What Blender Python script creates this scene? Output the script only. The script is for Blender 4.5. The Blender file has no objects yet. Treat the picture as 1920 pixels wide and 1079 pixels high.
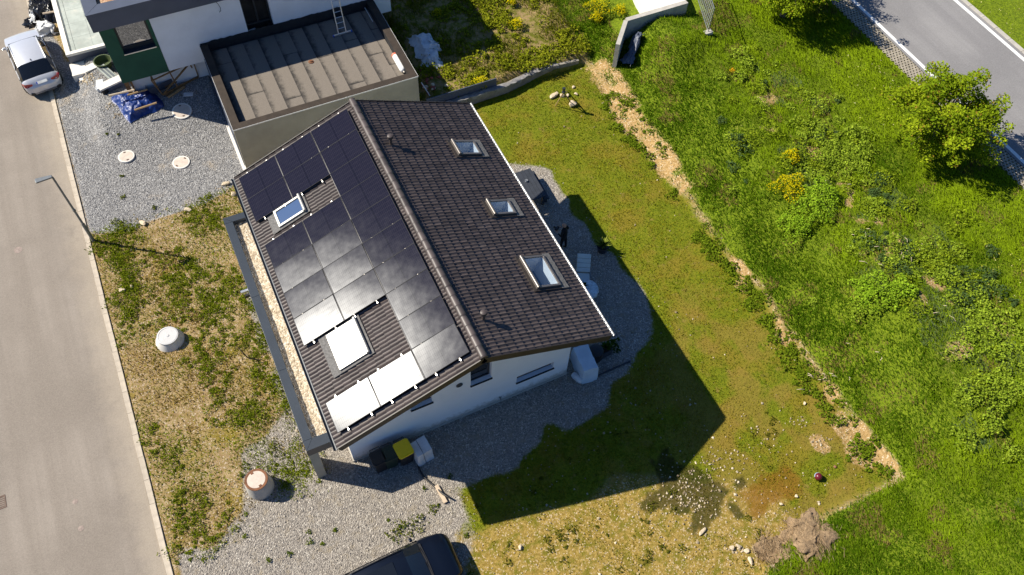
import bpy, bmesh, math, random
import numpy as np
from mathutils import Matrix, Vector, noise as mnoise

S = bpy.context.scene
COL = S.collection
random.seed(7)
RNG = np.random.default_rng(7)
R = math.radians
PTILT_X = -1.7

# ------------------------------------------------------------------ camera
CX, CY, CZ = -0.6663, -13.1364, 30.5239
YAW, PITCH, ROLL, FPX = -0.49185, 0.58638, 0.05952, 1573.0
cam_d = bpy.data.cameras.new('camera')
cam = bpy.data.objects.new('camera', cam_d)
COL.objects.link(cam)
CAM_R = Matrix.Rotation(YAW, 4, 'Z') @ Matrix.Rotation(PITCH, 4, 'X') @ Matrix.Rotation(ROLL, 4, 'Z')
cam.matrix_world = Matrix.Translation((CX, CY, CZ)) @ CAM_R
cam_d.sensor_width = 36
cam_d.lens = 36 * FPX / 1920
cam_d.clip_start = 0.5
cam_d.clip_end = 2000
S.camera = cam

# ------------------------------------------------------------------ light
SUN_EL, SUN_AZ = R(42.8), R(-36.0)          # azimuth = heading the light travels to
w = bpy.data.worlds.new('World')
S.world = w
w.use_nodes = True
nt = w.node_tree
bg = nt.nodes['Background']
sky = nt.nodes.new('ShaderNodeTexSky')
sky.sky_type = 'NISHITA'
sky.sun_disc = False
sky.sun_elevation = SUN_EL
sky.sun_rotation = math.atan2(-math.cos(SUN_AZ), -math.sin(SUN_AZ))
sky.air_density = 1.0
sky.dust_density = 0.4
sky.ozone_density = 3.0
bg.inputs['Strength'].default_value = 0.05
tint = nt.nodes.new('ShaderNodeMix'); tint.data_type = 'RGBA'; tint.blend_type = 'MULTIPLY'
tint.inputs[0].default_value = 1.0; tint.inputs[7].default_value = (0.70, 0.97, 1.32, 1)     # the photograph's cool sky balance
nt.links.new(sky.outputs[0], tint.inputs[6]); nt.links.new(tint.outputs[2], bg.inputs[0])
sd = bpy.data.lights.new('sun', 'SUN')
sd.energy = 5.0
sd.angle = R(0.5)
sd.color = (1.0, 0.93, 0.80)
so = bpy.data.objects.new('sun', sd)
COL.objects.link(so)
ldir = Vector((math.cos(SUN_AZ) * math.cos(SUN_EL), math.sin(SUN_AZ) * math.cos(SUN_EL), -math.sin(SUN_EL)))
so.rotation_euler = ldir.to_track_quat('-Z', 'Y').to_euler()
so.location = (-30, 30, 40)
S.view_settings.view_transform = 'Standard'
S.view_settings.look = 'None'
S.view_settings.exposure = 0.56
S.view_settings.gamma = 1
S.view_settings.use_curve_mapping = False

def at(px, py, z=0.0):
    """point at height z seen at a pixel of the photograph"""
    v = CAM_R @ Vector(((px - 960) / FPX, -(py - 539.5) / FPX, -1))
    t = (z - CZ) / v.z
    return Vector((CX + v.x * t, CY + v.y * t, z))

# ------------------------------------------------------------------ helpers
class MB:
    """collects simple shapes into one mesh"""
    def __init__(s):
        s.v = []; s.f = []
    def add(s, v, f):
        o = len(s.v)
        s.v.extend([tuple(p) for p in v]); s.f.extend([tuple(i + o for i in q) for q in f]); return s
    def box(s, x0, x1, y0, y1, z0, z1, M=None):
        v = [Vector(p) for p in ((x0,y0,z0),(x1,y0,z0),(x1,y1,z0),(x0,y1,z0),(x0,y0,z1),(x1,y0,z1),(x1,y1,z1),(x0,y1,z1))]
        if M is not None: v = [M @ p for p in v]
        return s.add(v, [(3,2,1,0),(4,5,6,7),(0,1,5,4),(1,2,6,5),(2,3,7,6),(3,0,4,7)])
    def prism(s, pts, z0, z1):
        n = len(pts)
        v = [(p[0], p[1], z0) for p in pts] + [(p[0], p[1], z1) for p in pts]
        return s.add(v, [tuple(range(n-1,-1,-1)), tuple(range(n, 2*n))] + [(i,(i+1)%n,(i+1)%n+n,i+n) for i in range(n)])
    def tube(s, path, r, seg=8, cap=True):
        path = [Vector(p) for p in path]
        rs = r if isinstance(r, (list, tuple)) else [r]*len(path)
        o = len(s.v); up = None
        for i, p in enumerate(path):
            d = (path[min(i+1, len(path)-1)] - path[max(i-1, 0)]).normalized()
            if up is None: up = d.orthogonal().normalized()
            up = (up - d * up.dot(d)).normalized(); q = d.cross(up)
            for k in range(seg):
                a = 2*math.pi*k/seg
                s.v.append(tuple(p + (up*math.cos(a) + q*math.sin(a))*rs[i]))
        for i in range(len(path)-1):
            for k in range(seg):
                a = o+i*seg+k; b = o+i*seg+(k+1)%seg
                s.f.append((a, b, b+seg, a+seg))
        if cap:
            s.f.append(tuple(o+k for k in range(seg-1,-1,-1)))
            s.f.append(tuple(o+(len(path)-1)*seg+k for k in range(seg)))
        return s
    def lathe(s, prof, seg=24, c=(0,0,0)):
        o = len(s.v); n = len(prof)
        for k in range(seg):
            a = 2*math.pi*k/seg
            for (r, z) in prof: s.v.append((c[0]+r*math.cos(a), c[1]+r*math.sin(a), c[2]+z))
        for k in range(seg):
            for i in range(n-1):
                a = o+k*n+i; b = o+((k+1)%seg)*n+i
                s.f.append((a, b, b+1, a+1))
        s.f.append(tuple(o+k*n for k in range(seg-1,-1,-1)))
        s.f.append(tuple(o+k*n+n-1 for k in range(seg)))
        return s
    def mesh(s, name, smooth=None):
        m = bpy.data.meshes.new(name)
        m.from_pydata(s.v, [], s.f); m.update()
        if smooth is not None:
            m.polygons.foreach_set('use_smooth', [True]*len(m.polygons))
            m.set_sharp_from_angle(angle=R(smooth))
        return m
    def obj(s, name, m, parent=None, smooth=None, M=None, bevel=0, **props):
        me = s.mesh(name, smooth)
        me.materials.append(m)
        o = bpy.data.objects.new(name, me); COL.objects.link(o)
        if parent is not None: o.parent = parent
        if M is not None: o.matrix_local = M
        if bevel:
            b = o.modifiers.new('bevel', 'BEVEL'); b.width = bevel; b.segments = 2; b.limit_method = 'ANGLE'
        for k, v in props.items(): o[k] = v
        return o

def link(name, me, parent=None, M=None, **props):
    o = bpy.data.objects.new(name, me); COL.objects.link(o)
    if parent is not None: o.parent = parent
    if M is not None: o.matrix_local = M
    for k, v in props.items(): o[k] = v
    return o

def thing(name, label, cat, loc=(0,0,0), rz=0.0, group=None):
    o = bpy.data.objects.new(name, None); COL.objects.link(o)
    o.empty_display_size = 0.2
    o.location = loc; o.rotation_euler = (0, 0, rz)
    return tag(o, label, cat, group)

def tag(o, label, cat, group=None):
    o['label'] = label; o['category'] = cat
    if group: o['group'] = group
    return o

def copy_thing(root, loc, rz, label, group=None):
    r = root.copy(); COL.objects.link(r); r.location = loc; r.rotation_euler = (0, 0, rz); r['label'] = label
    if group: r['group'] = group
    for ch in list(root.children):
        c = ch.copy(); COL.objects.link(c); c.parent = r
        for g in ch.children:
            d = g.copy(); COL.objects.link(d); d.parent = c
    return r

# numpy value noise
def vnoise(x, y, scale, seed=0):
    x = np.asarray(x, float)*scale; y = np.asarray(y, float)*scale
    xi = np.floor(x).astype(np.int64); yi = np.floor(y).astype(np.int64)
    fx = x-xi; fy = y-yi
    fx = fx*fx*(3-2*fx); fy = fy*fy*(3-2*fy)
    def h(a, b):
        n = (a*374761393 + b*668265263 + seed*974634777) & 0xffffffff
        n = ((n ^ (n >> 13))*1274126177) & 0xffffffff
        return ((n ^ (n >> 16)) & 0xffff)/65535.0
    return (h(xi,yi)*(1-fx)+h(xi+1,yi)*fx)*(1-fy) + (h(xi,yi+1)*(1-fx)+h(xi+1,yi+1)*fx)*fy
def fbm(x, y, scale, seed=0, oct=3):
    s = 0; a = 0.5; t = 0
    for i in range(oct):
        s = s + a*vnoise(x, y, scale*2**i, seed+i*17); t += a; a *= 0.5
    return s/t
def sstep(a, b, x):
    t = np.clip((np.asarray(x, float)-a)/(b-a), 0, 1); return t*t*(3-2*t)

# ------------------------------------------------------------------ materials
class NT:
    """tiny node-tree writer"""
    def __init__(s, name):
        s.m = bpy.data.materials.new(name); s.m.use_nodes = True
        s.t = s.m.node_tree; s.b = s.t.nodes['Principled BSDF']; s.out = s.t.nodes['Material Output']
    def n(s, typ, **kw):
        nd = s.t.nodes.new(typ)
        for k, v in kw.items(): setattr(nd, k, v)
        return nd
    def L(s, a, b): s.t.links.new(a, b)
    def sin(s, sock, v):
        if hasattr(v, 'links') or hasattr(v, 'is_linked'): s.L(v, sock)
        else: sock.default_value = v
    def coord(s, kind='Object'):
        if kind == 'World': return s.n('ShaderNodeNewGeometry').outputs['Position']
        return s.n('ShaderNodeTexCoord').outputs[kind]
    def noise(s, vec, scale, detail=4, rough=0.6, dist=0.0):
        nd = s.n('ShaderNodeTexNoise'); s.L(vec, nd.inputs['Vector'])
        nd.inputs['Scale'].default_value = scale; nd.inputs['Detail'].default_value = detail
        nd.inputs['Roughness'].default_value = rough; nd.inputs['Distortion'].default_value = dist
        return nd.outputs['Fac']
    def voro(s, vec, scale, feat='F1', out='Color'):
        nd = s.n('ShaderNodeTexVoronoi'); s.L(vec, nd.inputs['Vector']); nd.inputs['Scale'].default_value = scale
        nd.feature = feat
        return nd.outputs[out]
    def math(s, op, a, b=0.0, clamp=False):
        nd = s.n('ShaderNodeMath', operation=op, use_clamp=clamp)
        s.sin(nd.inputs[0], a); s.sin(nd.inputs[1], b); return nd.outputs[0]
    def ramp(s, fac, lo, hi):
        nd = s.n('ShaderNodeMapRange', interpolation_type='SMOOTHSTEP')
        s.sin(nd.inputs['Value'], fac); nd.inputs['From Min'].default_value = lo; nd.inputs['From Max'].default_value = hi
        return nd.outputs['Result']
    def mix(s, fac, a, b, blend='MIX'):
        nd = s.n('ShaderNodeMix', data_type='RGBA', blend_type=blend)
        s.sin(nd.inputs[0], fac)
        for sock, v in ((nd.inputs[6], a), (nd.inputs[7], b)):
            if isinstance(v, tuple): sock.default_value = (*v[:3], 1)
            else: s.L(v, sock)
        return nd.outputs[2]
    def sep(s, col):
        nd = s.n('ShaderNodeSeparateXYZ'); s.L(col, nd.inputs[0]); return nd.outputs
    def bump(s, h, strength=0.5, dist=0.02):
        nd = s.n('ShaderNodeBump'); s.L(h, nd.inputs['Height'])
        nd.inputs['Strength'].default_value = strength; nd.inputs['Distance'].default_value = dist
        s.L(nd.outputs[0], s.b.inputs['Normal']); return nd
    def attr(s, name):
        nd = s.n('ShaderNodeAttribute', attribute_name=name); return nd
    def base(s, c): s.sin(s.b.inputs['Base Color'], c if not isinstance(c, tuple) else (*c[:3], 1))

def mul(c, k): return tuple(min(1, max(0, a*k)) for a in c[:3])

def mat(name, c, rough=0.7, var=0.15, scale=3.0, metal=0.0, spec=0.5, coat=0.0, bump=0.0, bscale=40.0, bdist=0.01, fine=0.0, isl=0.0, dirt=None):
    k = NT(name)
    v = k.coord('Object')
    col = k.mix(k.ramp(k.noise(v, scale), 0.3, 0.7), mul(c, 1-var), mul(c, 1+var))
    if fine:
        col = k.mix(k.ramp(k.noise(v, bscale, 2), 0.3, 0.7), col, mul(c, 1+fine), 'MIX') if fine > 0 else col
    if isl:
        g = k.n('ShaderNodeNewGeometry').outputs['Random Per Island']
        o = k.n('ShaderNodeObjectInfo').outputs['Random']
        g = k.math('FRACT', k.math('ADD', g, o))
        mr = k.n('ShaderNodeMapRange'); k.L(g, mr.inputs[0]); mr.inputs[3].default_value = 1-isl; mr.inputs[4].default_value = 1+isl
        vm = k.n('ShaderNodeVectorMath', operation='SCALE'); k.L(col, vm.inputs[0]); k.L(mr.outputs[0], vm.inputs['Scale'])
        col = vm.outputs[0]
    if dirt:
        dn = k.ramp(k.noise(v, dirt[1], 6, 0.7), dirt[2], dirt[3])
        col = k.mix(dn, col, dirt[0])
    k.base(col)
    k.b.inputs['Roughness'].default_value = rough
    k.b.inputs['Metallic'].default_value = metal
    k.b.inputs['Specular IOR Level'].default_value = spec
    k.b.inputs['Coat Weight'].default_value = coat
    k.b.inputs['Coat Roughness'].default_value = 0.05
    if bump: k.bump(k.noise(v, bscale, 5), bump, bdist)
    return k.m

M = {}
M['render'] = mat('white_render', (0.80, 0.82, 0.85), 0.9, 0.05, 1.2, bump=0.4, bscale=90, bdist=0.004, dirt=((0.5, 0.5, 0.48), 0.6, 0.55, 0.9))
M['render_b'] = mat('white_render_neighbour', (0.82, 0.84, 0.87), 0.9, 0.05, 0.8, bump=0.4, bscale=90, bdist=0.004)
M['green'] = mat('green_render', (0.018, 0.085, 0.048), 0.85, 0.12, 1.5, bump=0.5, bscale=110, bdist=0.004)
M['grey_render'] = mat('grey_render', (0.38, 0.355, 0.285), 0.9, 0.10, 0.9, bump=0.4, bscale=90, bdist=0.004, dirt=((0.2, 0.19, 0.16), 0.5, 0.6, 1.0))
M['anthracite'] = mat('anthracite_metal', (0.035, 0.045, 0.06), 0.42, 0.1, 1.0, spec=0.5)
M['anth_b'] = mat('anthracite_cladding', (0.075, 0.09, 0.13), 0.5, 0.08, 1.0)
M['tile'] = mat('roof_tile_concrete', (0.072, 0.057, 0.053), 0.46, 0.16, 5.0, spec=0.5, isl=0.30, bump=0.25, bscale=160, bdist=0.003, dirt=((0.12, 0.105, 0.09), 1.1, 0.55, 0.9))
M['verge'] = mat('dark_brown_trim', (0.035, 0.028, 0.025), 0.5, 0.15, 2)
M['soffit'] = mat('soffit_boards', (0.25, 0.22, 0.2), 0.7)
M['zinc'] = mat('zinc_gutter', (0.62, 0.62, 0.60), 0.4, 0.08, 3, metal=0.6)
M['frame'] = mat('grey_window_frame', (0.03, 0.035, 0.04), 0.4, 0.05)
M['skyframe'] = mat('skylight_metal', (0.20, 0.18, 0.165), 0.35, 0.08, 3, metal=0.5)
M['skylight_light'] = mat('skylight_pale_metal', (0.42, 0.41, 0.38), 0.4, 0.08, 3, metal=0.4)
M['reveal'] = mat('white_reveal', (0.75, 0.75, 0.72), 0.7, 0.03)
M['lead'] = mat('lead_flashing', (0.15, 0.145, 0.14), 0.75, 0.25, 14, metal=0.0, spec=0.2, bump=0.6, bscale=25, bdist=0.01)
M['alu'] = mat('bare_aluminium', (0.75, 0.75, 0.74), 0.35, 0.05, metal=0.9)
M['strip'] = mat('dull_aluminium', (0.30, 0.29, 0.28), 0.7, 0.1, spec=0.2)
M['clamp'] = mat('pale_clamp_metal', (0.5, 0.46, 0.40), 0.45, 0.05, metal=0.2)
M['panelframe'] = mat('black_panel_frame', (0.008, 0.009, 0.013), 0.6, 0.1, spec=0.2)
M['concrete'] = mat('pale_concrete', (0.46, 0.43, 0.38), 0.9, 0.12, 2.5, bump=0.5, bscale=50, bdist=0.006, dirt=((0.3, 0.27, 0.22), 1.5, 0.55, 0.85))
M['concrete_white'] = mat('white_concrete', (0.76, 0.72, 0.66), 0.9, 0.06, 2.5, bump=0.4, bscale=50, bdist=0.005, dirt=((0.42, 0.36, 0.28), 1.6, 0.6, 0.95))
M['slab_grey'] = mat('grey_terrace_slab', (0.33, 0.36, 0.33), 0.85, 0.15, 1.6, bump=0.3, bscale=60, dirt=((0.5, 0.48, 0.42), 1.1, 0.52, 0.8))
M['kerb'] = mat('kerb_concrete', (0.50, 0.43, 0.34), 0.9, 0.12, 4, bump=0.4, bscale=60, isl=0.08)
M['iron'] = mat('rusty_iron', (0.13, 0.085, 0.065), 0.7, 0.25, 9, metal=0.3, bump=0.4, bscale=60)
M['road_cover'] = mat('dusty_iron_cover', (0.30, 0.235, 0.20), 0.8, 0.2, 9, bump=0.4, bscale=60)
M['lid'] = mat('cream_concrete_lid', (0.60, 0.51, 0.43), 0.85, 0.1, 4, bump=0.3, bscale=60)
M['rust'] = mat('rust_ring', (0.19, 0.075, 0.03), 0.75, 0.25, 8, bump=0.3, bscale=50)
M['galv'] = mat('galvanised_steel', (0.20, 0.215, 0.225), 0.45, 0.12, 4, metal=0.6)
M['white_plastic'] = mat('white_plastic', (0.78, 0.78, 0.76), 0.4, 0.05)
M['white_sheet'] = mat('white_sheeting', (0.62, 0.64, 0.66), 0.6, 0.12, 3, bump=0.6, bscale=10, bdist=0.03)
M['tarp_blue'] = mat('blue_tarpaulin', (0.003, 0.028, 0.17), 0.38, 0.25, 3, spec=0.6, bump=0.8, bscale=9, bdist=0.03)
M['black_film'] = mat('black_plastic_film', (0.012, 0.012, 0.014), 0.22, 0.2, 3, spec=0.6, bump=0.8, bscale=8, bdist=0.03)
M['wood'] = mat('raw_timber', (0.36, 0.24, 0.12), 0.8, 0.2, 6, bump=0.3, bscale=30)
M['wood_dark'] = mat('weathered_timber', (0.20, 0.115, 0.045), 0.8, 0.25, 6, bump=0.3, bscale=30)
M['plank'] = mat('pale_plank', (0.58, 0.46, 0.33), 0.8, 0.12, 6)
M['black_plastic'] = mat('black_plastic', (0.014, 0.014, 0.016), 0.45, 0.15)
M['green_plastic'] = mat('dark_green_plastic', (0.012, 0.03, 0.018), 0.45, 0.15)
M['tub_green'] = mat('olive_green_plastic', (0.075, 0.10, 0.035), 0.5, 0.15)
M['yellow_plastic'] = mat('yellow_bin_lid', (0.92, 0.64, 0.006), 0.42, 0.06)
M['orange'] = mat('orange_label', (0.65, 0.09, 0.01), 0.5, 0.05)
M['red_cap'] = mat('orange_red_cap', (0.72, 0.16, 0.09), 0.5, 0.05)
M['silver_paint'] = mat('silver_car_paint', (0.62, 0.63, 0.67), 0.32, 0.02, metal=0.30, coat=1.0)
M['dark_paint'] = mat('dark_blue_car_paint', (0.004, 0.007, 0.016), 0.30, 0.02, spec=0.25, coat=0.35)
M['car_glass'] = mat('dark_car_glass', (0.010, 0.012, 0.015), 0.04, 0.02, spec=0.9)
M['tail'] = mat('red_tail_light', (0.45, 0.005, 0.008), 0.15, 0.1, coat=1)
M['tyre'] = mat('tyre_rubber', (0.018, 0.018, 0.018), 0.85)
M['rim'] = mat('alloy_rim', (0.5, 0.5, 0.5), 0.3, metal=0.9)
M['plate'] = mat('number_plate_white', (0.75, 0.75, 0.72), 0.4)
M['plate_blue'] = mat('number_plate_blue', (0.01, 0.05, 0.4), 0.4)
M['lamp_glass'] = mat('clear_lamp', (0.5, 0.52, 0.55), 0.08, spec=0.9, coat=1)
M['unlit_fill'] = mat('painted_dark_interior', (0.02, 0.018, 0.016), 0.9, 0.4, 2)  # near-black colour stands in for missing light inside openings
M['cloth_black'] = mat('black_clothing', (0.008, 0.008, 0.010), 0.9)
M['skin'] = mat('skin', (0.50, 0.29, 0.21), 0.55)
M['table_dark'] = mat('dark_garden_furniture', (0.035, 0.04, 0.05), 0.55)
M['cushion'] = mat('pale_cushion', (0.60, 0.66, 0.66), 0.85, 0.05, bump=0.4, bscale=20)
M['cover_blue'] = mat('pale_furniture_cover', (0.58, 0.66, 0.74), 0.7, 0.06, 2, bump=0.5, bscale=12, bdist=0.02)
M['tablecloth'] = mat('patterned_tablecloth', (0.50, 0.60, 0.66), 0.8, 0.25, 9)
M['soil'] = mat('planter_soil', (0.05, 0.035, 0.02), 0.95, 0.3, 9)
M['pot'] = mat('dark_glazed_pot', (0.015, 0.018, 0.03), 0.3)
M['hay'] = mat('dry_cut_grass', (0.30, 0.205, 0.115), 0.95, 0.3, 5, bump=1.0, bscale=35, bdist=0.04)
M['rock'] = mat('limestone', (0.60, 0.49, 0.34), 0.9, 0.2, 4, isl=0.15, bump=0.5, bscale=25)
M['rock_brown'] = mat('brown_stone', (0.24, 0.11, 0.055), 0.85, 0.2, 6)
M['ball'] = mat('dark_red_plastic', (0.13, 0.012, 0.022), 0.3, 0.1)
M['pale_blue'] = mat('pale_blue_rim', (0.35, 0.45, 0.6), 0.4)
M['bark'] = mat('tree_bark', (0.10, 0.075, 0.05), 0.95, 0.3, 8, bump=0.8, bscale=20)
M['bitumen'] = mat('brown_bitumen_coping', (0.040, 0.028, 0.019), 0.85, 0.2, 3, bump=0.4, bscale=60, dirt=((0.026, 0.02, 0.016), 2.0, 0.55, 0.8))
M['bitumen_black'] = mat('black_bitumen', (0.02, 0.02, 0.022), 0.7, 0.3, 4, bump=0.4, bscale=40)
M['brick_red'] = mat('red_rubble', (0.30, 0.085, 0.06), 0.9, 0.3, 6)
M['line'] = mat('road_paint', (0.80, 0.80, 0.78), 0.7, 0.05, 3, dirt=((0.55, 0.55, 0.53), 5, 0.55, 0.9))
M['hose'] = mat('black_hose', (0.012, 0.012, 0.014), 0.5)
M['blue_plastic'] = mat('blue_end_cap', (0.02, 0.10, 0.5), 0.5)

def glass_mat(name, tint, rough=0.02, blend=0.25, ior=1.5):
    k = NT(name)
    k.t.nodes.remove(k.b)
    lw = k.n('ShaderNodeLayerWeight')          # same reflectance from both sides of the pane
    f = k.math('ADD', k.math('MULTIPLY', k.math('POWER', lw.outputs['Facing'], 5.0), 0.8), blend+0.04, True)
    g = k.n('ShaderNodeBsdfGlossy'); g.inputs['Roughness'].default_value = rough; g.inputs['Color'].default_value = (0.9, 0.95, 1, 1)
    t = k.n('ShaderNodeBsdfTransparent'); t.inputs['Color'].default_value = (*tint, 1)
    mx = k.n('ShaderNodeMixShader'); k.L(f, mx.inputs[0]); k.L(t.outputs[0], mx.inputs[1]); k.L(g.outputs[0], mx.inputs[2])
    k.L(mx.outputs[0], k.out.inputs[0])
    return k.m
M['glass'] = glass_mat('window_glass', (0.75, 0.8, 0.85), 0.01, 0.10)
M['skyglass'] = glass_mat('skylight_glass', (0.78, 0.86, 0.96), 0.02, 0.14)
M['sunglass'] = glass_mat('skylight_glass_street_side', (0.30, 0.36, 0.5), 0.07, 0.55)

def wall_mat(name, c):
    k = NT(name); v = k.coord('World'); z = k.sep(v)[2]
    n = k.noise(v, 1.1, 5, 0.7); n2 = k.noise(v, 5, 4, 0.7)
    col = k.mix(k.ramp(n, 0.4, 0.8), c, mul(c, 0.93))
    sp = k.math('ADD', z, k.math('MULTIPLY', n2, -0.9))         # splash dirt above the plinth
    col = k.mix(k.math('MULTIPLY', k.ramp(sp, 0.15, -0.35), 0.75), col, (0.36, 0.31, 0.24))
    k.base(col); k.b.inputs['Roughness'].default_value = 0.9
    k.bump(k.noise(v, 90, 4), 0.5, 0.004)
    return k.m
M['render'] = wall_mat('white_render', (0.84, 0.85, 0.87))

def panel_mat():
    k = NT('solar_cells')
    v = k.coord('Object')
    x, y, z = k.sep(v)
    def lines(c, period, width):
        f = k.math('FRACT', k.math('MULTIPLY', c, 1/period))
        d = k.math('ABSOLUTE', k.math('SUBTRACT', f, 0.5))
        return k.math('GREATER_THAN', d, 0.5-width)
    gx = lines(x, 0.0685, 0.05); gy = lines(y, 0.190, 0.022)
    g = k.math('MAXIMUM', gx, gy)
    n = k.noise(v, 3.0, 3)
    base = k.mix(n, (0.006, 0.006, 0.014), (0.013, 0.012, 0.024))
    fine = k.voro(v, 46)
    base = k.mix(k.math('MULTIPLY', k.sep(fine)[0], 0.5), base, (0.018, 0.016, 0.026))
    base = k.mix(k.math('MULTIPLY', g, 0.8), base, (0.040, 0.036, 0.048))
    mid = k.math('LESS_THAN', k.math('ABSOLUTE', x), 0.008)
    base = k.mix(mid, base, (0.006, 0.006, 0.009))
    k.t.nodes.remove(k.b)
    bp = k.n('ShaderNodeBump'); k.L(k.noise(v, 0.9, 2, 0.5, 0.3), bp.inputs['Height']); bp.inputs['Strength'].default_value = 0.22; bp.inputs['Distance'].default_value = 0.015
    df = k.n('ShaderNodeBsdfDiffuse'); k.L(base, df.inputs[0])
    g1 = k.n('ShaderNodeBsdfGlossy', distribution='BECKMANN'); g1.inputs['Color'].default_value = (.92, .95, 1, 1); k.L(bp.outputs[0], g1.inputs['Normal'])
    dusty = k.noise(v, 2.6, 4, 0.7)
    mr = k.n('ShaderNodeMapRange'); k.L(dusty, mr.inputs[0]); mr.inputs[3].default_value = 0.18; mr.inputs[4].default_value = 0.228; k.L(mr.outputs[0], g1.inputs['Roughness'])
    g2 = k.n('ShaderNodeBsdfGlossy', distribution='BECKMANN'); g2.inputs['Roughness'].default_value = 0.06
    fr = k.n('ShaderNodeFresnel'); fr.inputs['IOR'].default_value = 1.25
    m1 = k.n('ShaderNodeMixShader'); k.L(k.math('MULTIPLY_ADD', g, -0.0045), m1.inputs[0]); m1.inputs[0].links[0].from_node.inputs[2].default_value = 0.0105; k.L(df.outputs[0], m1.inputs[1]); k.L(g1.outputs[0], m1.inputs[2])
    m2 = k.n('ShaderNodeMixShader'); k.L(fr.outputs[0], m2.inputs[0]); k.L(m1.outputs[0], m2.inputs[1]); k.L(g2.outputs[0], m2.inputs[2])
    k.L(m2.outputs[0], k.out.inputs[0])
    return k.m
M['panel'] = panel_mat()

def sheet_mat():
    """bitumen roof sheet: dusty mineral top, tar bled out along its laps"""
    k = NT('roofing_felt')
    gen = k.coord('Generated'); v = k.coord('Object')
    x, y, z = k.sep(gen)
    n = k.noise(v, 2.3, 5, 0.7)
    rnd = k.n('ShaderNodeObjectInfo').outputs['Random']
    e1 = k.math('ADD', x, k.math('MULTIPLY', k.math('SUBTRACT', n, 0.45), 0.95))
    e1 = k.math('ADD', e1, k.math('MULTIPLY', rnd, 0.12))
    e2 = k.math('ADD', y, k.math('MULTIPLY', k.math('SUBTRACT', n, 0.5), 0.10))
    d = k.math('MINIMUM', k.ramp(e1, 0.06, 0.52), k.ramp(k.math('MULTIPLY', e2, 3.0), 0.0, 0.12))
    sp = k.noise(v, 70, 2)
    c = k.mix(k.ramp(sp, 0.35, 0.65), (0.160, 0.136, 0.110), (0.225, 0.192, 0.158))
    c = k.mix(k.ramp(k.noise(v, 2.2, 5, 0.7), 0.62, 0.80), c, (0.15, 0.125, 0.10))
    c = k.mix(d, (0.030, 0.026, 0.023), c)
    k.base(c); k.b.inputs['Roughness'].default_value = 0.85
    k.bump(sp, 0.3, 0.004)
    return k.m
M['felt'] = sheet_mat()

def asphalt_mat(name, c1, c2, streak):
    k = NT(name)
    v = k.coord('World')
    mp = k.n('ShaderNodeMapping'); k.L(v, mp.inputs[0]); mp.inputs['Scale'].default_value = streak
    st = k.noise(mp.outputs[0], 1.0, 4, 0.6)
    big = k.noise(v, 0.25, 3)
    col = k.mix(k.ramp(st, 0.30, 0.70), c1, c2)
    col = k.mix(k.ramp(big, 0.35, 0.7), col, mul(c1, 0.93))
    if streak[0] > 1.5:     # grit and dust gathered along the kerb
        xw = k.sep(v)[0]
        dn = k.math('ADD', xw, k.math('MULTIPLY', k.noise(v, 1.2, 4, 0.7), 1.3))
        col = k.mix(k.math('MULTIPLY', k.ramp(dn, -7.9, -6.7), 0.55), col, (0.42, 0.35, 0.26))
        col = k.mix(k.math('MULTIPLY', k.ramp(k.noise(v, 0.55, 5, 0.7), 0.60, 0.72), 0.35), col, mul(c1, 0.72))
    sp = k.voro(v, 38)
    col = k.mix(0.16, col, k.mix(k.sep(sp)[0], mul(c1, 0.45), mul(c2, 1.5)))
    sp2 = k.noise(v, 14, 3, 0.7)
    col = k.mix(k.math('MULTIPLY', k.ramp(sp2, 0.55, 0.8), 0.35), col, mul(c2, 1.25))
    k.base(col); k.b.inputs['Roughness'].default_value = 0.85
    k.bump(k.noise(v, 60, 3), 0.35, 0.006)
    return k.m
M['road'] = asphalt_mat('pale_dusty_asphalt', (0.232, 0.196, 0.160), (0.30, 0.258, 0.215), (1.9, 0.05, 1))
M['main_road'] = asphalt_mat('grey_asphalt', (0.215, 0.207, 0.207), (0.285, 0.275, 0.27), (1.3, 0.04, 1))

def canopy_gravel():
    k = NT('round_gravel')
    v = k.coord('World')
    c = k.sep(k.voro(v, 17))
    col = k.mix(c[0], (0.30, 0.23, 0.15), (0.62, 0.52, 0.38))
    col = k.mix(k.ramp(c[1], 0.75, 0.95), col, (0.72, 0.66, 0.55))
    k.base(col); k.b.inputs['Roughness'].default_value = 0.9
    d = k.voro(v, 17, out='Distance')
    k.bump(k.math('SUBTRACT', 1.0, d), 1.0, 0.03)
    return k.m
M['gravel_bed'] = canopy_gravel()

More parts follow.
